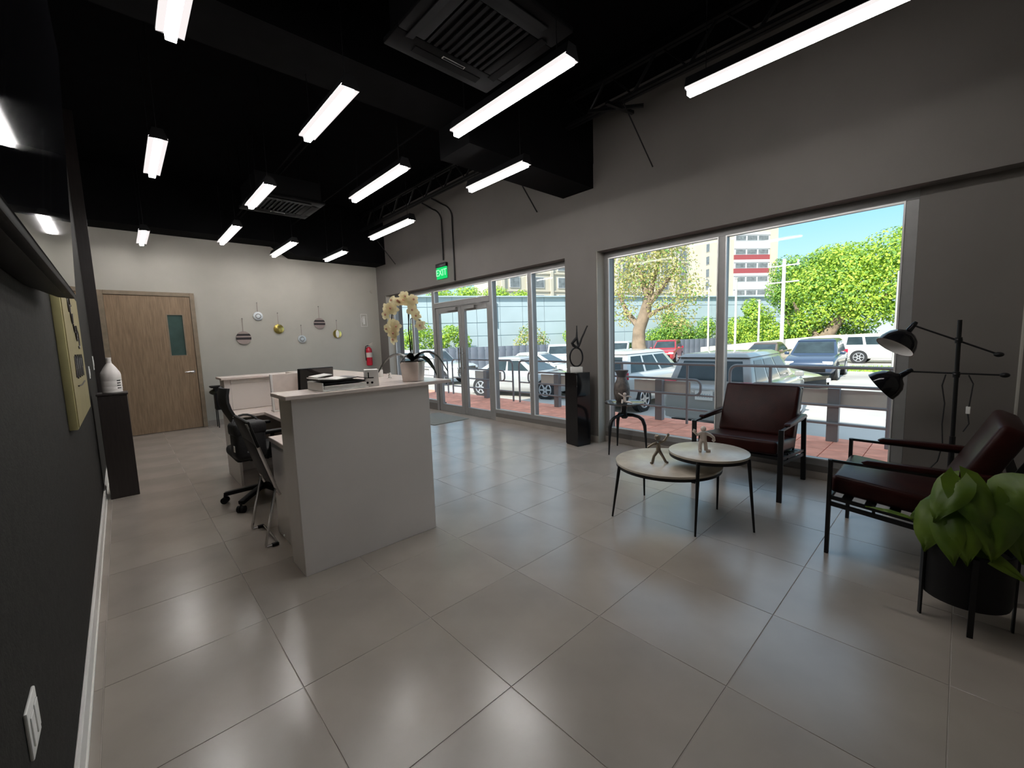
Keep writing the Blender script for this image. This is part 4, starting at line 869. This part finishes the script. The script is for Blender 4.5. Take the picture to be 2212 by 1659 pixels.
# ---------------------------------------------------------------- cars
def carpaint(name, c): return mat(name, c, 0.25, metal=0.15, var=0.04, scale=1.5, coat=0.6)
def car(label, paint, loc, rz, kind='suv', plate=True):
    t = thing('car', label, 'car', (loc[0], loc[1], GZ), rz, 'cars in the parking lot')
    S = {'suv': dict(L=4.6, w=0.92, H=1.68, st=[(-2.3,.48,.80,.80),(-2.26,.38,1.0,.87),(-2.1,.30,1.08,.91),(-1.4,.25,1.08,.92),(0,.25,1.06,.92),(0.95,.25,1.05,.92),(1.25,.27,1.03,.91),(2.0,.30,.93,.88),(2.22,.36,.84,.83),(2.3,.42,.70,.75)], belt=(-2.15,1.15), roof=(-1.85,0.30), zb=1.05, wr=.70, wx=(-1.35,1.40), wrad=.36),
         'sedan': dict(L=4.6, w=0.90, H=1.45, st=[(-2.3,.45,.75,.78),(-2.25,.35,.93,.84),(-2.0,.26,.98,.88),(-1.4,.22,.96,.90),(0,.22,.92,.90),(0.95,.22,.90,.90),(1.3,.24,.87,.89),(2.0,.28,.75,.86),(2.2,.34,.68,.82),(2.3,.40,.58,.74)], belt=(-1.65,1.15), roof=(-0.85,0.25), zb=.93, wr=.62, wx=(-1.35,1.40), wrad=.33),
         'van': dict(L=4.9, w=0.93, H=1.72, st=[(-2.45,.5,.85,.86),(-2.42,.40,1.04,.90),(-2.2,.32,1.07,.93),(-1.4,.28,1.07,.93),(0,.28,1.06,.93),(1.0,.28,1.05,.93),(1.3,.30,1.04,.92),(2.2,.34,.97,.90),(2.4,.40,.90,.87),(2.45,.46,.72,.82)], belt=(-2.38,1.2), roof=(-2.25,0.55), zb=1.05, wr=.76, wx=(-1.5,1.45), wrad=.37)}[kind]
    # lower body loft
    vs = []; fs = []; n = 8
    for x, zl, zt, w in S['st']:
        vs += [(x, -w*.90, zl), (x, -w, zl+.16), (x, -w*.995, zt-.12), (x, -w*.93, zt), (x, w*.93, zt), (x, w*.995, zt-.12), (x, w, zl+.16), (x, w*.90, zl)]
    m = len(S['st'])
    for i in range(m-1):
        for k in range(n): fs.append((i*n+k, i*n+(k+1) % n, (i+1)*n+(k+1) % n, (i+1)*n+k))
    fs += [tuple(range(n-1, -1, -1)), tuple((m-1)*n+k for k in range(n))]
    MB().add(vs, fs).build('body', paint, t, bevel=0.035, seg=2)
    b0, b1 = S['belt']; r0, r1 = S['roof']; zb, H, w, wr = S['zb']-.04, S['H'], S['w']*.92, S['wr']
    C = [(b0,-w,zb),(b1,-w,zb),(b1,w,zb),(b0,w,zb),(r0,-wr,H-.07),(r1,-wr,H-.07),(r1,wr,H-.07),(r0,wr,H-.07)]
    MB().add(C, [(0,3,2,1),(4,5,6,7),(0,1,5,4),(1,2,6,5),(2,3,7,6),(3,0,4,7)]).build('cabin', paint, t, bevel=0.05, seg=2)
    def glazing(name, i0, i1, j0, j1, u0, u1, v0, v1):
        A_, B_, D_, E_ = Vector(C[i0]), Vector(C[i1]), Vector(C[j0]), Vector(C[j1])   # bottom pair, top pair
        def P(u, v): return (A_.lerp(B_, u)).lerp(D_.lerp(E_, u), v)
        q = [P(u0, v0), P(u1, v0), P(u1, v1), P(u0, v1)]; nn = (q[1]-q[0]).cross(q[3]-q[0]).normalized()
        if nn.dot((q[0]+q[2])/2-Vector(((b0+b1)/2, 0, 1.2))) < 0: nn = -nn
        MB().add([p-nn*.02 for p in q]+[p+nn*.006 for p in q], [(0,3,2,1),(4,5,6,7),(0,1,5,4),(1,2,6,5),(2,3,7,6),(3,0,4,7)]).build(name, K['carglass'], t)
    glazing('windshield', 1, 2, 5, 6, .06, .94, .14, .90)
    glazing('rear_window', 3, 0, 7, 4, .10, .90, .22, .86)
    cuts = [(.07, .30), (.34, .60), (.64, .90)] if kind != 'sedan' else [(.14, .49), (.53, .88)]
    for a_, b_ in cuts:
        glazing('side_window', 0, 1, 4, 5, a_, b_, .16, .88); glazing('side_window', 3, 2, 7, 6, a_, b_, .16, .88)
    MB().add([(r0-.06,-wr-.02,H-.08),(r1+.06,-wr-.02,H-.08),(r1+.06,wr+.02,H-.08),(r0-.06,wr+.02,H-.08),(r0+.08,-wr+.10,H),(r1-.12,-wr+.10,H),(r1-.12,wr-.10,H),(r0+.08,wr-.10,H)], [(0,3,2,1),(4,5,6,7),(0,1,5,4),(1,2,6,5),(2,3,7,6),(3,0,4,7)]).build('roof', paint, t, bevel=0.03, seg=2)
    for s in (-1, 1):
        for wx in S['wx']:
            R_ = S['wrad']; wl = MB().cyl((wx, s*(S['w']-.20), R_), (wx, s*(S['w']+.012), R_), R_, n=24).build('wheel', K['tyre'], t)
            MB().cyl((wx, s*(S['w']-.02), R_), (wx, s*(S['w']+.004), R_), R_+.045, n=24).build('wheel_arch', K['tyre'], t)
            rm = MB().cyl((wx, s*(S['w']+.012), R_), (wx, s*(S['w']+.02), R_), R_*.28, n=14)
            for k in range(6):
                an = k*PI/3; rm.bar((wx, s*(S['w']+.018), R_), (wx+math.cos(an)*R_*.66, s*(S['w']+.018), R_+math.sin(an)*R_*.66), 0.05, 0.012, (0, 1, 0))
            rm.tube([(wx+math.cos(a)*R_*.68, s*(S['w']+.015), R_+math.sin(a)*R_*.68) for a in [k*PI/12 for k in range(24)]], 0.022, 6, closed=True)
            rm.build('rim', K['rim'], wl)
        x1 = S['st'][-1][0]; x0 = S['st'][0][0]; zt = S['st'][-2][2]
        MB().obox((x1-.06, s*(S['w']-.26), zt-.09), (.12, .34, .13), Rz(-s*.25)).build('head_light', K['head'], t, bevel=.02)
        MB().obox((x0+.10, s*(S['w']-.16), S['st'][1][2]+(.04 if kind != 'sedan' else -.12)), (.20, .26, .20), Rz(s*.2)).build('tail_light', K['tail'], t, bevel=.02)
        MB().obox((b1-.28, s*(S['w']+.07), zb+.08), (.10, .18, .13)).build('side_mirror', paint, t, bevel=.03)
    x0 = S['st'][0][0]; x1 = S['st'][-1][0]
    MB().obox((x1-.02, 0, .50), (.10, 1.2, .24)).build('grille', K['blackpl'], t, bevel=.02)
    MB().obox((x0+.03, 0, .47), (.14, 1.6, .22)).build('rear_bumper', paint, t, bevel=.04)
    if plate:
        p_ = MB().obox((x0-.012, 0, .86 if kind != 'sedan' else .72), (.02, .34, .18)).build('number_plate', K['whitepl'], t)
        pm = MB()
        for k in range(6): pm.obox((x0-.024, -.12+.048*k, .86 if kind != 'sedan' else .72), (.004, .024, .075))
        pm.build('plate_marks', K['corr'], p_)
P_silver = carpaint('silver_grey_paint', (0.33, 0.325, 0.31)); P_white = carpaint('white_car_paint', (0.66, 0.655, 0.64)); P_blue = carpaint('dark_blue_paint', (0.035, 0.06, 0.11))
P_beige = carpaint('champagne_paint', (0.56, 0.52, 0.40)); P_red = carpaint('red_car_paint', (0.42, 0.03, 0.04)); P_brown = carpaint('bronze_paint', (0.16, 0.115, 0.09)); P_lsilver = carpaint('light_silver_paint', (0.42, 0.42, 0.415))
car('silver grey SUV parked tail toward the big window', P_silver, (10.35, 2.98), 0.03, 'suv')
car('champagne sedan parked across beyond the silver grey SUV, nose to the right', P_beige, (15.0, 4.5), -1.92, 'sedan', False)
car('dark blue SUV facing the window, beyond the champagne sedan nose', P_blue, (22.4, 3.85), PI+0.06, 'suv', False)
car('bronze sedan half hidden behind the dark blue SUV', P_brown, (27.5, 7.3), PI, 'sedan', False)
car('white wagon seen broadside at the right edge of the window', P_white, (32.6, 2.1), -PI/2, 'van', False)
car('white crossover seen behind the vase, left of the silver grey SUV', P_white, (11.35, 6.3), 0.03, 'suv')
car('light silver sedan parked across, seen through the glass doors', P_lsilver, (10.7, 10.75), -1.315, 'sedan')
car('white SUV by the fence, seen through the rightmost storefront pane', P_white, (20.6, 17.4), PI+0.75, 'suv', False)
car('white van seen through the left glass door and the orchid', P_white, (11.2, 18.2), -1.25, 'van', False)
car('white sedan just behind the light silver sedan', P_white, (14.4, 13.4), -1.25, 'sedan', False)
car('red hatchback in front of the dark fence', P_red, (30.3, 14.9), PI+0.3, 'suv', False)
car('white sedan beside the trunk of the olive tree', P_white, (27.5, 17.2), PI+0.3, 'suv', False)

# ---------------------------------------------------------------- far walls, fence, buildings
A0 = Vector((13.5, 28.95, 0)); A1 = Vector((52.0, 10.95, 0)); dW = (A1-A0); LW = dW.length; dW.normalize(); nW = Vector((dW.y, -dW.x, 0))
if nW.dot(Vector((-1,-1,0))) < 0: nW = -nW
def atwall(s, off): return A0+dW*s+nW*off
rot_w = math.atan2(dW.y, dW.x)
wh = thing('warehouse', 'long pale blue metal-clad warehouse behind the parking lot', 'building', (A0.x, A0.y, GZ), rot_w)
# local +x along the wall; local -y or +y faces us
sgn = 1 if (Rz(rot_w) @ Vector((0,1,0))).dot(nW) > 0 else -1
HW = 4.85-GZ
MB().box(0, LW, -sgn*0.3, -sgn*6, 0, HW-0.05).build('hall', K['corr'], wh)
npan = 22
for k in range(npan):
    a = LW*k/npan
    for j, (z0, z1) in enumerate(((0, 1.35), (1.35, 2.45), (2.45, 3.5), (3.5, 4.75), (4.75, HW))):
        MB().box(a+0.015, a+LW/npan-0.015, -sgn*0.3, -sgn*(0.3-0.05-0.02*(j % 2)), z0+0.02, z1-0.03).build('cladding_panel', K['corr'], wh)
MB().box(0, LW, -sgn*0.3, sgn*0.02, HW-0.05, HW+0.04).build('eaves_flashing', K['corr'], wh)
for a in (0.22, 0.55): MB().cyl((LW*a, sgn*0.05-sgn*0.25, 3.1), (LW*a, sgn*0.05-sgn*0.25, HW-0.5), 0.06, n=8).build('downpipe', K['rail'], wh)
fn = thing('sheet_metal_fence', 'dark slate blue sheet metal fence along the far side of the parking lot', 'fence', tuple(atwall(0, 2.6)+Vector((0,0,GZ))), rot_w)
nb = 62; bw = (LW-9)/nb
me_b = MB().prism([(-bw/2+.01, 0), (-bw*.2, sgn*.05), (bw*.2, sgn*.05), (bw/2-.01, 0), (bw/2-.01, -sgn*.02), (-bw/2+.01, -sgn*.02)], 'z', 0.05, 1.62).mesh('fence_board', K['fence'])
for k in range(nb): inst('fence_board', me_b, fn, (bw/2+k*bw, 0, 0))
for z in (0.35, 1.3): MB().box(0, LW-9, -sgn*0.08, -sgn*0.03, z, z+0.08).build('fence_rail', K['fence'], fn)
WP = [(31.0, 12.6, 0.36), (35.5, 5.8, 0.97), (36.5, -9.0, 1.3)]
ww = MB()
for (xa, ya, za), (xb, yb, zb_) in zip(WP, WP[1:]):
    d_ = Vector((xb-xa, yb-ya, 0)).normalized(); n_ = Vector((-d_.y, d_.x, 0))*0.12
    P_ = [Vector((xa, ya, GZ))-n_, Vector((xb, yb, GZ))-n_, Vector((xb, yb, GZ))+n_, Vector((xa, ya, GZ))+n_]
    Q_ = [Vector((p.x, p.y, z)) for p, z in zip(P_, (za, zb_, zb_, za))]
    ww.add(P_+Q_, [(0,3,2,1),(4,5,6,7),(0,1,5,4),(1,2,6,5),(2,3,7,6),(3,0,4,7)])
tag(ww.build('boundary_wall', K['wwall']), 'whitewashed boundary wall behind the dark blue SUV and white wagon', 'wall')

def tower(corner, a_right, wr_, wl_, Ht, label):
    t = thing('tower_block', label, 'building', (corner[0], corner[1], GZ), a_right)
    # local +x runs along the right-hand face away from the corner; local +y along the left-hand face
    MB().box(0.05, wr_, 0.05, wl_, 0, Ht).build('core', K['tower'], t)
    MB().box(0.0, 0.9, 0.0, wl_, 0, Ht).build('left_facade', K['tower'], t)
    MB().box(wr_-1.2, wr_+0.6, -0.5, 1.0, 0, Ht).build('corner_fin', K['tower'], t)
    st = 3.25; n = int(Ht/st)
    for k in range(n):
        z = k*st
        MB().box(0.9, wr_-1.2, -0.15, 0.05, z, z+1.15).build('spandrel', K['maroon'] if k in (n-3, n-2) else K['towerw'], t)
        MB().box(0.9, wr_-1.2, -0.05, 0.05, z+1.15, z+2.6).build('wall_band', K['towerw'], t)
        for j in range(3):
            w_ = (wr_-2.6)/3; x = 1.25+j*w_
            f = MB().box(x, x+w_-0.25, -0.12, -0.05, z+1.25, z+2.5).build('window', K['towerw'], t); MB().box(x+.08, x+w_-0.33, -0.14, -0.12, z+1.33, z+2.42).build('pane', K['winfar'], f)
        MB().box(0.9, wr_-1.2, -0.22, 0.05, z+2.6, z+st).build('slab_edge', K['towerw'], t)
        for y in (8.6, 2.0):
            f = MB().box(-0.08, 0.0, y, y+1.7, z+0.5, z+2.7).build('window', K['tower'], t); MB().box(-0.1, -0.08, y+.15, y+1.55, z+0.6, z+2.6).build('pane', K['winfar'], f)
tower((110, 39.0), math.atan2(-0.6, 0.8), 11.4, 23.0, 29.0, 'tall white and beige tower block with maroon bands beside blue sky')
bb = thing('apartment_block', 'long beige apartment block rising behind the warehouse roof', 'building', (44.5, 50.5, GZ), math.atan2(36.4-50.5, 82-44.5))
Lb = 40.0
MB().box(0, Lb, 0.1, 12, 0, 22).build('core', K['tower'], bb)
for k in range(9):
    x = 1.0+k*4.4
    MB().box(x-0.25, x+0.25, -0.25, 0.1, 0, 22).build('pilaster', K['tower'], bb)
    for j in range(6):
        z = 4.6+j*2.9
        f = MB().box(x+1.2, x+3.0, -0.05, 0.1, z, z+1.8).build('window', K['towerw'], bb); MB().box(x+1.3, x+2.9, -0.08, -0.05, z+.1, z+1.7).build('pane', K['winfar'], f)
for j in range(6): MB().box(0, Lb, -0.12, 0.1, 6.9+j*2.9, 7.1+j*2.9).build('string_course', K['tower'], bb)

# ---------------------------------------------------------------- trees and posts
def foliage(name, clusters, n, size, mats, parent, seed, weights=None):
    r = random.Random(seed); vs = []; fs = []; mi = []
    vol = [c[3]*c[4]*c[5] if len(c) > 4 else c[3]**3 for c in clusters]; tot = sum(v**0.75 for v in vol)
    for c, v in zip(clusters, vol):
        rx, ry, rz_ = (c[3], c[4], c[5]) if len(c) > 4 else (c[3],)*3
        for _ in range(int(n*v**0.75/tot)):
            d = Vector((r.gauss(0,1), r.gauss(0,1), r.gauss(0,1))).normalized(); q = r.random()**0.45
            p = Vector((c[0]+d.x*rx*q, c[1]+d.y*ry*q, c[2]+d.z*rz_*q))
            nn = (d+Vector((r.uniform(-1,1), r.uniform(-1,1), r.uniform(-.3,1.2)))*0.9).normalized()
            a = nn.orthogonal().normalized(); a = (Matrix.Rotation(r.uniform(0, 6.28), 3, nn) @ a); b = nn.cross(a); s = size*r.uniform(0.6, 1.35); w = s*0.55
            i = len(vs); vs += [p-a*s, p+b*w, p+a*s, p-b*w]; fs.append((i, i+1, i+2, i+3)); mi.append(r.choices(range(len(mats)), weights)[0] if len(mats) > 1 else 0)
    me = bpy.data.meshes.new(name); me.from_pydata([tuple(v) for v in vs], [], fs)
    for m in mats: me.materials.append(m)
    me.polygons.foreach_set('material_index', mi); me.update()
    o = bpy.data.objects.new(name, me); COL.objects.link(o); o.parent = parent; o['kind'] = 'stuff'; return o
def tree(name, label, base, trunk, branches, clusters, n, size, mats, seed, weights=None, sc_=1.0):
    t = thing(name, label, 'tree', base)
    if trunk: MB().tube(trunk[0], trunk[1], 10).build('trunk', K['bark'], t)
    for pts, rs in branches: MB().tube(pts, rs, 7).build('branch', K['bark'], t)
    foliage('foliage', clusters, n, size, mats, t, seed, weights); t.scale = (sc_,)*3; return t
tree('olive_tree', 'sparse yellow-olive tree with a leaning trunk behind the silver grey SUV', (14.8, 8.0, GZ),
 ([(0,0,0),(-0.02,0.05,0.8),(0.0,0.28,1.7),(0.05,0.30,2.3),(0.1,0.05,3.0),(0.1,-0.1,3.6)], [0.42,0.33,0.27,0.24,0.22,0.16]),
 [([(0.05,0.28,2.4),(0.1,0.9,3.1),(0.1,1.3,3.9)], [0.13,0.10,0.05]), ([(0.1,0.0,3.2),(0.2,-0.7,4.0),(0.2,-1.2,4.6)], [0.13,0.09,0.04]), ([(0.1,-0.1,3.5),(0.0,0.2,4.4),(0.0,0.4,5.2)], [0.14,0.09,0.04]), ([(0.08,0.2,2.7),(0.1,-0.6,3.1),(0.1,-1.5,3.3)], [0.10,0.07,0.03]), ([(0.1,-0.1,3.5),(0.3,-0.3,4.6),(0.3,-0.5,5.4)], [0.12,0.08,0.04])],
 [(0,0.6,4.9,1.1),(0,-0.5,5.2,1.1),(0,1.1,4.0,0.8),(0,-1.2,4.4,0.9),(0.2,-1.7,3.6,0.7),(0,0.0,4.2,0.9),(0,0.9,3.0,0.6),(0,-0.9,3.1,0.75),(0,-1.0,5.6,0.9),(0.3,-1.3,2.6,0.6)], 7000, 0.052, [K['fol3'], K['fol2']], 1, (0.8, 0.2))
tree('broadleaf_tree', 'huge bright green tree filling the right half of the big window', (37.2, 2.46, GZ-0.3),
 ([(0,3.6,0),(0,3.4,1.2),(0,2.6,2.6),(0,2.0,4.0)], [0.5,0.4,0.3,0.2]), [([(0,3.4,1.2),(0,4.4,2.6),(0,5.0,3.8)], [0.25,0.18,0.08]), ([(0,2.6,2.6),(0,0.5,3.8),(0,-1.0,4.6)], [0.25,0.18,0.08])],
 [(1,2.3,5.6,2.2,1.9,1.6),(1,0.2,6.0,2.4,2.2,1.7),(1,-2.2,6.2,2.4,2.4,1.8),(0,4.0,4.6,1.8,1.5,1.4),(0,2.0,4.2,1.8,1.8,1.5),(0,-0.3,4.2,1.8,1.9,1.5),(0,-2.4,4.4,1.8,2.0,1.7),(0,3.4,3.2,1.5,1.5,1.1),(0,1.4,3.0,1.4,1.6,1.1),(0,-0.8,3.0,1.4,1.6,1.1),(0,4.4,2.4,1.2,1.2,0.9),(2,3.2,6.6,1.6,1.5,0.9),(2,-1.0,7.2,1.8,1.8,0.9)], 34000, 0.095, [K['fol1'], K['fol2']], 2, (0.72, 0.28), 1.18)
tree('leafy_tree', 'dark green tree standing between the tower block and the huge bright tree', (39.0, 9.0, GZ),
 ([(0,0,0),(0,0,2.5),(0,0.2,4.5)], [0.35,0.28,0.15]), [], [(0,0,6.8,1.9,1.6,1.3),(0,0.7,5.2,1.6,1.1,1.3),(0,-0.9,5.6,1.6,1.5,1.4),(0,-0.2,4.0,1.5,1.3,1.2),(1,-1.6,7.2,1.5,1.3,1.0)], 9000, 0.10, [K['fol2'], K['fol1']], 3, (0.75, 0.25))
tree('leafy_bush', 'bright green bush behind the white post in the middle of the window', (37.0, 10.8, GZ),
 ([(0,0,0),(0,0,1.6)], [0.2,0.1]), [], [(0,-0.2,3.0,1.2,1.2,1.2),(0,0.3,4.0,0.9,0.8,0.8),(0,1.5,2.0,1.2,1.3,1.0),(0,-1.6,1.9,1.2,1.3,1.0),(0,0,1.5,1.3,1.8,0.9),(0,-2.8,1.6,1.0,1.0,0.8)], 9000, 0.10, [K['fol1'], K['fol2']], 4, (0.7, 0.3))
tree('leafy_bush', 'low grey-green shrubs at the foot of the huge bright tree', (38.3, 7.2, GZ),
 ([(0,0,0),(0,0,1.2)], [0.15,0.1]), [], [(0,0,1.9,1.0,1.2,0.9),(0,-1.3,2.1,1.0,1.3,1.0),(0,1.2,1.6,0.9,1.0,0.7),(0,-2.6,1.8,1.0,1.2,0.9)], 4500, 0.09, [K['fol2'], K['fol3']], 5, (0.75, 0.25))
def wallbush(s, off, cl, n, label, mats, seed, size=0.095, w=(0.7, 0.3)):
    b = atwall(s, off); tree('leafy_bush', label, (b.x, b.y, GZ), ([(0,0,0),(0,0,1.0)], [0.12, 0.06]), [], cl, n, size, mats, seed, w)
wallbush(26.0, 1.3, [(0,0,2.4,1.0,1.2,1.2),(1.3,-.6,1.8,1.0,1.0,.9),(-1.2,.6,2.2,1.0,1.0,1.2),(-2.4,1.1,1.8,1,1,1),(2.6,-1.2,2.6,1.0,.9,1.1),(-1.2,.5,3.4,.8,.7,.7)], 8000, 'dark green bushes behind the fence right of the olive tree', [K['fol2'], K['fol1']], 6)
wallbush(32.5, 1.3, [(0,0,2.6,1.1,1.1,1.0),(1.2,-.6,2.0,1.0,1.0,.9),(-1.2,.6,1.9,1.0,1.0,.9)], 5000, 'bright green bushes behind the fence just left of the window mullion', [K['fol1'], K['fol2']], 7)
wallbush(3.1, 1.2, [(0,0,2.9,.9,.8,.8),(.9,-.4,2.3,.8,.8,.8),(-.8,.4,2.3,.8,.8,.8),(0,0,1.6,.8,.8,.7)], 2200, 'round green bush seen between the orchid and the left glass door', [K['fol1'], K['fol2']], 8)
wallbush(5.4, 1.2, [(0,0,2.7,.9,.8,.7),(.8,-.3,2.0,.7,.7,.7),(-.7,.3,2.1,.7,.7,.7)], 1800, 'green bush seen through the left glass door leaf', [K['fol1'], K['fol2']], 9)
wallbush(11.6, 1.2, [(0,0,2.5,1.0,.9,.8),(1.0,-.4,2.0,.7,.7,.7),(-.6,.3,1.9,.7,.7,.6)], 700, 'sparse straggly bush seen through the pane right of the glass doors', [K['fol3'], K['fol2']], 10, 0.10)
wallbush(16.6, 1.2, [(0,0,2.2,1.0,.9,.8),(1.3,-.6,2.0,.9,.8,.8),(-1.2,.5,2.2,.8,.8,.8)], 2200, 'bright green bush above the white SUV by the fence', [K['fol1'], K['fol2']], 11)
tree('leafy_tree', 'green treetop rising behind the warehouse roof above the glass doors', (25.5, 33.5, GZ), ([(0,0,0),(0,0,5)], [.3,.15]), [],
 [(0,0,6.6,1.5,1.5,1.0),(2.2,-1.8,6.5,1.5,1.5,1.0),(-2,1.8,6.5,1.5,1.5,.9),(4.2,-3.6,6.3,1.3,1.3,.7)], 6000, 0.11, [K['fol1'], K['fol2']], 12, (0.8, 0.2))
def post(name, x, y, z1, r, label, extra=None):
    t = thing(name, label, 'post', (x, y, GZ)); MB().cyl((0,0,0), (0,0,z1-GZ), r, r*0.85, 10).build('shaft', K['polew'], t)
    if extra: extra(t, z1-GZ)
post('white_post', 34.6, 11.5, 5.47, 0.09, 'tall white post just right of the window mullion', lambda t, h: MB().box(-.12, .12, -.12, .12, h-.02, h+.05).build('cap', K['polew'], t))
post('white_post', 34.6, 9.87, 3.66, 0.08, 'short white post in front of the bright green bush', lambda t, h: MB().box(-.1, .1, -.1, .1, h-.02, h+.05).build('cap', K['polew'], t))
def arms(t, h):
    for z in (0.4, 1.5): MB().box(-.06, .06, -.9, .9, h-z-.08, h-z).build('cross_arm', K['polew'], t)
    for y in (-.8, 0, .8): MB().cyl((0, y, h-.4), (0, y, h-.15), .05, n=8).build('insulator', K['polew'], t)
post('utility_pole', 33.0, 7.95, 6.2, 0.13, 'pale utility pole with cross arms left of the huge bright tree', arms)
def lampx(t, h):
    MB().tube([(0,0,h),(-.1,0,h+.15),(-.5,0,h+.2)], .04, 6).build('bracket', K['polew'], t); MB().box(-.75, -.45, -.1, .1, h+.14, h+.22).build('lamp_head', K['polew'], t)
post('street_light', 31.0, 12.1, 5.0, 0.07, 'slim white street light in front of the warehouse wall', lampx)
post('white_column', 12.0, 0.405, 2.60, 0.075, 'bright white column at the right edge of the big window', lambda t, h: MB().box(-.09, .09, -.09, .09, 0, .25).build('footing', K['polew'], t))
